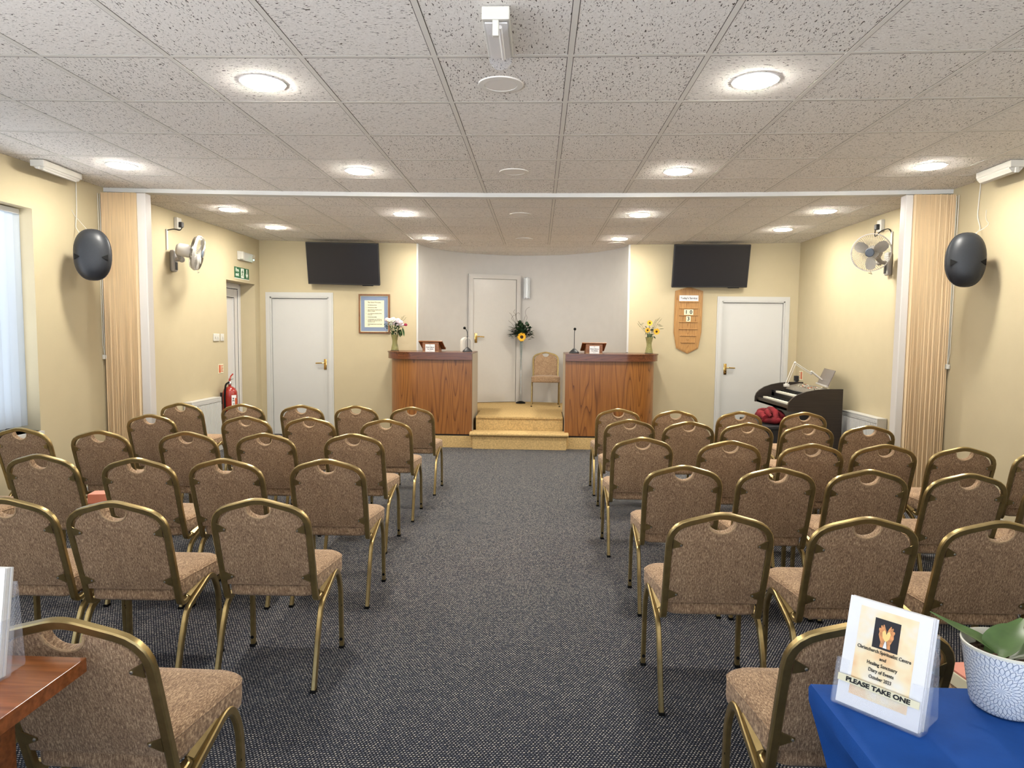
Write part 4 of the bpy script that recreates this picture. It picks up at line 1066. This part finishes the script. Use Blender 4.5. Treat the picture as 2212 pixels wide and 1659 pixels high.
# folded fleece: rolled layers
t = thing('fleece_blanket', 'crumpled crimson fleece blanket lying on the organ bench', 'blanket', (2.68, 7.95, .472))
mb = MB(); random.seed(3)
def roll(c, r0, L, turns, ax, th=.022):
    """a loosely rolled sheet seen end on"""
    pts = []; n = int(26*turns)
    for k in range(n+1):
        a = 2*PI*turns*k/n; rr = r0*(.30+.70*k/n)*(1+.05*math.sin(3*a)); pts.append((rr*math.cos(a), rr*math.sin(a)*.82))
    rings = []
    for s in range(9):
        q = s/8; sc = 1-.12*abs(2*q-1)**3; ring = []
        inner = []
        for i, p in enumerate(pts):
            w_ = 1+.05*math.sin(7*q+i*.35)
            ring.append((p[0]*sc*w_, p[1]*sc*w_))
            d = math.hypot(*p) or 1; inner.append((p[0]*sc*w_*(1-th/d), p[1]*sc*w_*(1-th/d)))
        rr = ring+inner[::-1]
        rings.append([Vector(c)+Vector((p[0]*math.cos(ax), L*(q-.5)-p[0]*math.sin(ax)*.3, p[1])) for p in rr])
    mb.loft(rings)
for (pts, r) in (([(-.10, -.17, .06), (-.09, -.05, .075), (-.10, .08, .07), (-.02, .18, .06)], .055), ([(.0, -.20, .05), (.02, -.14, .12), (.0, -.02, .135), (.03, .10, .12), (.06, .2, .06)], .045),
                 ([(-.05, -.20, .08), (-.08, -.14, .12), (-.05, -.07, .125), (-.02, -.12, .10)], .032), ([(.10, -.16, .05), (.11, 0, .085), (.09, .16, .06)], .055), ([(-.12, -.12, .03), (-.02, -.20, .035), (.1, -.19, .03)], .04), ([(-.02, .05, .13), (-.07, .12, .11), (-.09, .2, .05)], .035)):
    P = fillet(pts, .06, 5); n = len(P); mb.tube(P, [r*(.55+.45*math.sin(PI*(k+.5)/n))*(1+.06*math.sin(k*1.7)) for k in range(n)], 12)
mb.ball((.04, .05, .05), .10, 20, 12, sc=(1.4, 2.4, .5)); mb.build('fleece_folds', 'fleece', t, smooth=80)

# ------------------------------------------------------------------ chairs
def make_chair():
    t = thing('banquet_chair', None, 'chair')
    O = Vector((0, -.22, 0))       # T (top of the back) lies at y = -.22
    def V(x, y, z): return Vector((x, y, z))+O
    def bp(u, v):                   # on the back plane: u lateral, v drop below the top
        return V(u, v*.282, .80-.0125-v*.96)
    # back frame: crowned hoop that runs down, bends under the seat and forward
    half = [bp(0, 0), bp(.028, .003), bp(.189, .0495), bp(.188, .20), bp(.185, .36), V(.184, .128, .347), V(.184, .170, .347), V(.187, .31, .388)]
    pts = [Vector((-p.x, p.y, p.z)) for p in half[:0:-1]]+half
    rad = [.05, .03, .12, .03, .055, .03, .04, .02]
    rr = rad[::-1][1:] if False else None
    n = len(pts); radii = []
    names = list(range(n))
    base = {8: .05}
    lst = []
    for i in range(1, n-1):
        d = abs(i-7)    # 0 = crown
        lst.append({0: .02, 1: .02, 2: .095, 3: .03, 4: .03, 5: .028, 6: .02}[d])
    P = fillet(pts, lst, 5)
    MB().tube(P, .01, rect=(.010, .0125), side=None if False else (0, 1, .25)).build('back_frame', 'gold', t, smooth=35)
    # upholstered back panel with hand-hole notch
    def outline(ins):
        q = []; n = 10
        for k in range(n+1):      # notch, from left to right
            a = PI+PI*k/n; q.append((.050*math.cos(a), .024+.047*math.sin(PI*k/n)))
        q = [(u, v) for u, v in q]
        right = [(.062, .022), (.100, .035), (.128, .050), (.152, .072), (.167, .100), (.1755, .14), (.1755, .30), (.173, .388)]
        left = [(-u, v) for u, v in right[::-1]]
        full = left+q+right
        c = (0, .22)
        return [(u*(1-ins*5.2), c[1]+(v-c[1])*(1-ins*4.2)) for u, v in full]
    nv = Vector((0, -.96, -.282)).normalized()     # out of the back, towards the rear
    mb = MB(); rings = []
    for off, ins in ((-.020, .012), (-.017, .005), (-.012, .001), (-.008, 0), (.004, 0), (.008, .003), (.009, .008)):
        rings.append([bp(u, v)+nv*off for u, v in outline(ins)])
    mb.loft(rings); bk = mb.build('backrest', 'fabric', t, smooth=45)
    # lip round the hand hole; its paler colour stands for lit fabric
    MB().tube([bp(.051*math.cos(PI+PI*k/12), .028+.046*math.sin(PI*k/12))+nv*.0075 for k in range(13)], .0042, 6).build('lit_hole_lip', 'lining', bk, smooth=50)
    # brackets
    for s in (-1, 1):
        for v0, up in ((.118, -1), (.345, 1)):
            mb = MB(); a, b_, c, d = (s*.176, v0-.022), (s*.176, v0+.020), (s*.140, v0+.010), (s*.140, v0+.002)
            if up > 0: a, b_, c, d = (s*.176, v0-.022), (s*.176, v0+.022), (s*.139, v0+.004), (s*.139, v0-.004)
            q = [bp(*a), bp(*b_), bp(*c), bp(*d)]
            mb.loft([[p+nv*.010 for p in q], [p+nv*.0125 for p in q]], mi=0)
            rc = bp(s*.146, v0+(.005 if up < 0 else 0)); mb.tube([rc+nv*.012, rc+nv*.0155], [.0042, .0032], 8, mi=1)
            mb.build('corner_bracket', ['gold', 'steel'], t)
    # seat cushion
    def ring(k, z, dz=0):
        q = []
        for (cx, cy, r, a0) in ((.150, .415, .062, 0), (-.150, .415, .062, 90), (-.140, .150, .035, 180), (.140, .150, .035, 270)):
            for j in range(7):
                a = math.radians(a0+15*j); q.append((cx*k+(cx/abs(cx))*0+r*math.cos(a)-(1-k)*0, (cy-.28)*k+.28+r*math.sin(a), z))
        return [V(p[0]*1.0, p[1], z) for p in q]
    mb = MB(); mb.loft([ring(.93, .360), ring(.99, .366), ring(1.0, .380), ring(1.0, .425), ring(.975, .440), ring(.90, .449), ring(.6, .455), ring(.2, .457)])
    seat = mb.build('seat', 'fabric', t, smooth=50)
    MB().tube(ring(.992, .4335), .0028, 5, closed=True).build('piping', 'fabric', seat, smooth=60)
    # legs
    for s in (-1, 1):
        sp = [V(s*.199, .20, .333), V(s*.200, .375, .398), V(s*.204, .425, .30), V(s*.206, .43, .006)]
        mb = MB(); P = fillet(sp, [.085, .07] if False else [.10, .05], 7); mb.tube(P, .01, rect=(.0095, .0125), side=(1, 0, 0), mi=0)
        for z in (.045, .205):
            mb.cyl(V(s*.206, .43-.012, z), V(s*.206, .43-.0155, z), .0075, seg=10, mi=1)
        lg = mb.build('leg', ['gold', 'plug'], t, smooth=35)
        c = V(s*.206, .43, 0); MB().box(c.x-.0115, c.y-.0145, 0, c.x+.0115, c.y+.0145, .012).build('rubber_foot', 'plug', lg)
        sp = [V(s*.199, .215, .3385), V(s*.199, .150, .314), V(s*.200, .105, .22), V(s*.201, .035, .006)]
        mb = MB(); mb.tube(fillet(sp, [.045, .08], 7), .01, rect=(.0095, .0125), side=(1, 0, 0)); lg = mb.build('leg', 'gold', t, smooth=35)
        c = V(s*.201, .034, 0); MB().box(c.x-.0115, c.y-.0145, 0, c.x+.0115, c.y+.0145, .012).build('rubber_foot', 'plug', lg)
    mb = MB()
    for y, z in ((.18, .362), (.38, .366)): mb.tube([V(-.165, y, z), V(.165, y, z)], .01, rect=(.009, .006), side=(0, 1, 0))
    mb.build('under_rail', 'black', t)
    return t
proto = make_chair()
used = [False]
def place(tx, ty, rz, label, group, z=0):
    """tx, ty: where the crown of the back stands"""
    c = proto if not used[0] else copy_tree(proto); used[0] = True
    a = math.radians(rz); c.location = (tx-math.sin(a)*.22, ty+math.cos(a)*.22, z); c.rotation_euler = (0, 0, a)
    tag(c, label, 'chair', group); return c
ORD = ['first', 'second', 'third', 'fourth', 'fifth', 'sixth']
LEFT = {0: [(-1.115, 5.974), (-1.627, 6.02), (-2.115, 6.002), (-2.666, 6.024), (-3.233, 6.03)],
        1: [(-1.15, 5.097), (-1.752, 5.14), (-2.254, 5.15), (-3.021, 5.177)],
        2: [(-1.191, 4.335), (-1.756, 4.295), (-2.277, 4.31), (-2.856, 4.302), (-3.437, 4.369)],
        3: [(-1.085, 3.439), (-1.605, 3.404), (-2.052, 3.381), (-2.607, 3.438), (-3.16, 3.461)],
        4: [(-1.089, 2.591), (-1.618, 2.509), (-2.067, 2.528)],
        5: [(-1.071, 1.462), (-1.60, 1.47)]}
RIGHT = {0: [(.721, 6.072), (1.211, 6.001), (1.768, 5.989), (2.324, 5.996)],
         1: [(.72, 5.303), (1.161, 5.232), (1.593, 5.196), (2.030, 5.15), (2.468, 5.134)],
         2: [(.679, 4.373), (1.212, 4.289), (1.689, 4.214), (2.139, 4.232), (2.576, 4.173), (3.05, 4.126)],
         3: [(.744, 3.435), (1.207, 3.421), (1.649, 3.405), (2.1, 3.351), (2.54, 3.304)],
         4: [(.691, 2.512), (1.209, 2.493), (1.672, 2.475)],
         5: [(.79, 1.568), (1.36, 1.56)]}
random.seed(21)
ROWN = ['front row', 'second row from platform', 'third row from platform', 'fourth row from platform', 'fifth row from platform', 'row nearest the camera']
CH = {}
for block, nm, g in ((LEFT, 'window side', 'banquet chairs on the window side of the aisle'), (RIGHT, 'organ side', 'banquet chairs on the organ side of the aisle')):
    for r, row in block.items():
        for k, (x, y) in enumerate(row):
            rz = random.uniform(-1.5, 1.5)
            if block is RIGHT and r == 2 and k == 5: rz = -4
            pos = 'beside the aisle' if k == 0 else ('%s chair from the aisle' % ORD[k])
            CH[(nm, r, k)] = place(x, y, rz, 'tweed chair, %s, %s, %s' % (nm, ROWN[r], pos), g)
place(.115, 10.445, 180, 'single tweed chair on the platform, facing the rows', 'banquet chair on the platform', .386)

# small boxes on seats
t = thing('tissue_box', 'small salmon box on a chair seat near the window', 'box', (-2.515, 3.80, .4585), .2)
MB().rbox(-.055, -.05, 0, .055, .05, .055, .003).build('carton', 'pink', t)
t = thing('tissue_box', 'salmon and cream box on a seat behind the potted orchid', 'box', (1.27, 1.93, .4585), .1)
MB().rbox(-.07, -.06, 0, .07, .06, .04, .003).build('carton', 'cream', t); MB().box(-.068, -.058, .04, .068, .058, .046).build('box_lid', 'pink', t)

# ------------------------------------------------------------------ foreground tables
t = thing('wooden_side_table', 'polished reddish wooden table corner in front of the nearest window-side chair', 'table', (-1.75, 1.04, 0))
MB().rbox(-.76, -.38, .698, .764, .38, .73, .0012).build('table_top', 'teak', t)
for sx in (-.70, .62):
    for sy in (-.33, .24): MB().rbox(sx, sy, 0, sx+.05, sy+.05, .66, .004).build('leg', 'teak', t)
MB().rbox(-.70, -.33, .63, .66, .28, .698, .003).build('apron', 'teak', t)

# blue stretch cloth over a table (table legs show as the pulled corners)
TX0, TX1, TY0, TY1, TZ = .572, 1.95, .66, 1.397, .73
cl = thing('table', 'folding table hidden under the royal blue stretch cloth', 'table', ((TX0+TX1)/2, (TY0+TY1)/2, 0))
hx, hy = (TX1-TX0)/2-.012, (TY1-TY0)/2-.012
MB().rbox(-hx, -hy, .70, hx, hy, .722, .004).build('table_top', 'off', cl)
for sx in (-1, 1):
    for sy in (-1, 1): MB().cyl((sx*(hx-.05), sy*(hy-.05), .01), (sx*(hx-.05), sy*(hy-.05), .70), .014).build('leg', 'steel', cl)
def cloth():
    mb = MB(); n = 18
    def rect(x0, x1, y0, y1, pull, z, zc):
        """outline whose sides bow inwards by pull and whose hem rises between the corners to zc"""
        pts = []; cs = [(x0, y0), (x1, y0), (x1, y1), (x0, y1)]; nr = [(0, 1), (-1, 0), (0, -1), (1, 0)]
        for k in range(4):
            a = Vector(cs[k]); b_ = Vector(cs[(k+1) % 4]); nn = Vector(nr[k])
            for i in range(n):
                s = i/n; s2 = s; p = a+(b_-a)*s2; w_ = math.sin(PI*s)**.8
                p = p+nn*pull*w_; pts.append((p.x, p.y, z+(zc-z)*w_))
        return pts
    X, Y = (TX1-TX0)/2, (TY1-TY0)/2
    rings = [rect(-X+.30, X-.30, -Y+.3, Y-.3, 0, .7335, .7335), rect(-X+.012, X-.012, -Y+.012, Y-.012, 0, .7335, .7335), rect(-X+.003, X-.003, -Y+.003, Y-.003, 0, .7305, .7305), rect(-X, X, -Y, Y, 0, .722, .722), rect(-X+.001, X-.001, -Y+.001, Y-.001, .0, .695, .695)]
    for k in range(1, 13):
        s = k/12; z = .695*(1-s)+.004; inset = .125*(1-(1-s)**1.6)
        rings.append(rect(-X+inset*.9, X-inset*.9, -Y+inset*.9, Y-inset*.9, .17*s**.55, z, z+.10*s**3))
    mb.loft(rings, cap=False); mb.add(rings[0], [list(range(len(rings[0])))])
    return mb
o = cloth().build('stretch_tablecloth', 'blue', None, smooth=35, loc=((TX0+TX1)/2, (TY0+TY1)/2, 0)); tag(o, 'royal blue stretch cloth pulled taut over the near table', 'tablecloth')

# leaflet holder
def leaflet_holder(name, label, loc, rz, lean, W_, H_, front_h, booklet, lflabel):
    t = thing(name, label, 'leaflet holder', loc, rz)
    S = Matrix.Rotation(math.radians(-lean), 4, 'X')      # leans away from the reader (local front = -y)
    th = .0022; D = .030
    mb = MB(); w2 = W_/2+.005
    mb.box(-w2, D, 0, w2, D+th, H_*.86, T=S)                # back
    mb.box(-w2, -th, 0, w2, 0, front_h*.55, T=S)            # low front
    for s in (-1, 1):
        x0, x1 = sorted((s*(w2-.022), s*w2)); mb.box(x0, -th, front_h*.55, x1, 0, front_h, T=S)
        x0, x1 = sorted((s*w2, s*(w2+th))); mb.box(x0, -th, 0, x1, D+th, front_h, T=S)
    mb.box(-w2, -th, -th, w2, D+th, 0, T=S)
    # prop behind
    sl = math.radians(lean)
    top = S @ Vector((0, D+th, H_*.86)); bot = Vector((0, top.y+.012, 0))
    mb.box(-w2, .0, 0, w2, bot.y, th)
    a = [Vector((-w2, top.y, top.z)), Vector((w2, top.y, top.z)), Vector((w2, bot.y, th)), Vector((-w2, bot.y, th))]
    mb.add(a+[p+Vector((0, th, 0)) for p in a], [(0, 1, 2, 3), (7, 6, 5, 4), (0, 4, 5, 1), (1, 5, 6, 2), (2, 6, 7, 3), (3, 7, 4, 0)])
    mb.build('clear_stand', 'acrylic', t)
    b_ = thing('leaflet_stack', lflabel, 'leaflets', loc, rz)
    mb = MB()
    for k in range(8):
        j = random.uniform(-.0015, .0015); mb.box(-W_/2+j, .0035+k*.0032, .002, W_/2+j, .0035+k*.0032+.0027, H_+random.uniform(-.002, .002), T=S)
    mb.build('sheets', 'paper', b_)
    return t, b_, S
def art_mat(name):
    mt, nt, b = nodes(name); L = nt.links.new
    tc = N(nt, 'ShaderNodeTexCoord'); n = N(nt, 'ShaderNodeTexNoise'); n.inputs['Scale'].default_value = 14; n.inputs['Detail'].default_value = 3; L(tc.outputs['Object'], n.inputs[0])
    cr = N(nt, 'ShaderNodeValToRGB'); e = cr.color_ramp.elements; e[0].position = .32; e[0].color = (.80, .52, .27, 1); e[1].position = .58; e[1].color = (.80, .76, .66, 1)
    k = e.new(.45); k.color = (.84, .70, .44, 1)
    L(n.outputs[0], cr.inputs[0]); L(cr.outputs[0], b.inputs['Base Color']); b.inputs['Roughness'].default_value = .5
    return mt
M['art'] = art_mat('warm_printed_background')
M['night'] = mat('printed_black', (.012, .010, .014), .5)
M['glow'] = mat('printed_golden_light', (.90, .62, .22), .5)
M['flesh'] = mat('printed_orange_skin', (.62, .27, .10), .5, noise=.3, scale=150)
hold, leaf, S = leaflet_holder('leaflet_holder', 'clear acrylic leaflet holder on the royal blue cloth', (.640, 1.262, .7375), math.radians(-48), 14,   .148, .206, .085, None, 'white leaflets with a picture of cupped hands, on the blue table')
def on(p): return S @ Vector(p)
def plate(x0, x1, z0, z1, mt, lay, parent, nm):
    mb = MB(); y = .0033-lay*.0003; mb.box(x0, y, z0, x1, y+.0002, z1, T=S); return mb.build(nm, mt, parent)
Rt = (S.to_3x3() @ Matrix.Rotation(PI/2, 3, 'X')).to_euler()
plate(-.052, .052, .025, .195, 'art', 1, leaf, 'cover_print')
ph = plate(-.023, .023, .124, .180, 'night', 2, leaf, 'cover_photo')
def poly(pts, mt, lay, nm):
    mb = MB(); y = .0033-lay*.0003; mb.prism(pts, y, y+.0002, 'y', T=S); return mb.build(nm, mt, ph)
hl = [(-.004, .128), (-.002, .142), (-.0005, .152), (-.001, .160), (-.0035, .166), (-.006, .171), (-.0075, .170), (-.007, .166), (-.010, .169), (-.0115, .167), (-.0105, .163), (-.0135, .163), (-.0145, .160), (-.0128, .156), (-.0135, .150), (-.011, .143), (-.0085, .137), (-.0095, .128)]
poly(hl, 'flesh', 3, 'cupped_hand'); poly([(-x, z) for x, z in hl][::-1], 'flesh', 3, 'cupped_hand')
poly([(0, .139), (.006, .147), (.0075, .156), (.0045, .161), (.001, .157), (0, .153), (-.001, .157), (-.0045, .161), (-.0075, .156), (-.006, .147)], 'glow', 4, 'golden_light')
poly([(-.0035, .128), (.0035, .128), (.001, .142), (-.001, .142)], 'paper', 4, 'light_beam')
for s, z, sz, wd in (('Christchurch Spiritualist Centre', .118, .0095, .096), ('and', .106, .0085, None), ('Healing Sanctuary', .094, .0095, .054), ('Diary of Events', .0815, .0095, .045), ('October 2023', .069, .0095, .040)):
    text(s, sz, 'ink', leaf, on((0, .0022, z)), Rt, width=wd)
mb = MB(); mb.box(-.073, -.0042, .044, .073, -.0034, .057, T=S); st = mb.build('notice_strip', 'cream', hold)
text('PLEASE TAKE ONE', .0115, 'ink', st, on((0, -.0044, .0505)), Rt, width=.115, bold=.0005)
leaflet_holder('leaflet_holder', 'clear acrylic leaflet holder on the reddish wooden table', (-1.170, 1.300, .7345), math.radians(0), 9, .15, .225, .12, None, 'plain white leaflets standing on the reddish wooden table')

# plant pot with orchid
PX, PY = .917, 1.318
t = thing('potted_orchid', 'white petal-patterned pot with broad orchid leaves on the blue cloth', 'potted plant', (PX, PY, .7345))
MB().lathe([(.002, 0), (.052, 0), (.057, .004), (.060, .012), (.0775, .120), (.079, .124), (.0755, .124), (.071, .095), (.002, .094)], 56).build('plant_pot', 'pot', t, smooth=50)
MB().lathe([(.0785, .121), (.0795, .126), (.0765, .127), (.0735, .122), (.070, .096)], 56, cap=False).build('pot_rim', 'pot_in', t, smooth=50)
mb = MB(); mb.lathe([(.001, .104), (.04, .106), (.069, .100)], 24); random.seed(4)
for i in range(40):
    a = random.uniform(0, 2*PI); r = random.uniform(0, .06); mb.ball((r*math.cos(a), r*math.sin(a), .106), random.uniform(.005, .010), 6, 4, sc=(1.4, .8, .6))
mb.build('bark_mix', 'bark', t, smooth=30)
def broad_leaf(base, pts, wid, nm='leaf'):
    """long curved strap leaf: spine points with half-widths"""
    P = fillet([base]+pts, .03, 5); n = len(P); mb = MB(); L, C, R = [], [], []
    for i, p in enumerate(P):
        t_ = i/(n-1); d = (P[min(i+1, n-1)]-P[max(i-1, 0)]).normalized(); s = d.cross(Vector((0, 0, 1)))
        s = s.normalized() if s.length > 1e-4 else Vector((1, 0, 0)); up = s.cross(d)
        w_ = wid*(math.sin(PI*min(1, .16+.84*t_))**.55 if t_ < 1 else .05)
        if i == n-1: w_ = wid*.1
        C.append(p); L.append(p-s*w_+up*w_*.30); R.append(p+s*w_+up*w_*.30)
    rings = []
    for i in range(n):
        th = Vector((0, 0, .0016)); rings.append([L[i], C[i], R[i], R[i]-th*.4, C[i]-th, L[i]-th*.4])
    mb.loft(rings); return mb.build(nm, 'orchid', t, smooth=60)
broad_leaf((-.01, 0, .100), [(-.03, .025, .118), (-.06, .06, .130), (-.092, .104, .146)], .019)
broad_leaf((-.03, -.005, .098), [(-.018, -.005, .120), (.010, .01, .145), (.052, .04, .162)], .034)
broad_leaf((-.02, -.01, .10), [(.02, -.02, .120), (.07, -.03, .128), (.14, -.04, .115)], .030)
broad_leaf((0, -.005, .11), [(.02, -.04, .125), (.04, -.08, .13), (.05, -.11, .125)], .020) if False else None
MB().tube(fillet([(.0, -.02, .108), (.03, -.045, .125), (.08, -.055, .118), (.09, -.06, .09)], .02), .0035, 6).build('aerial_root', 'pot_in', t, smooth=50)
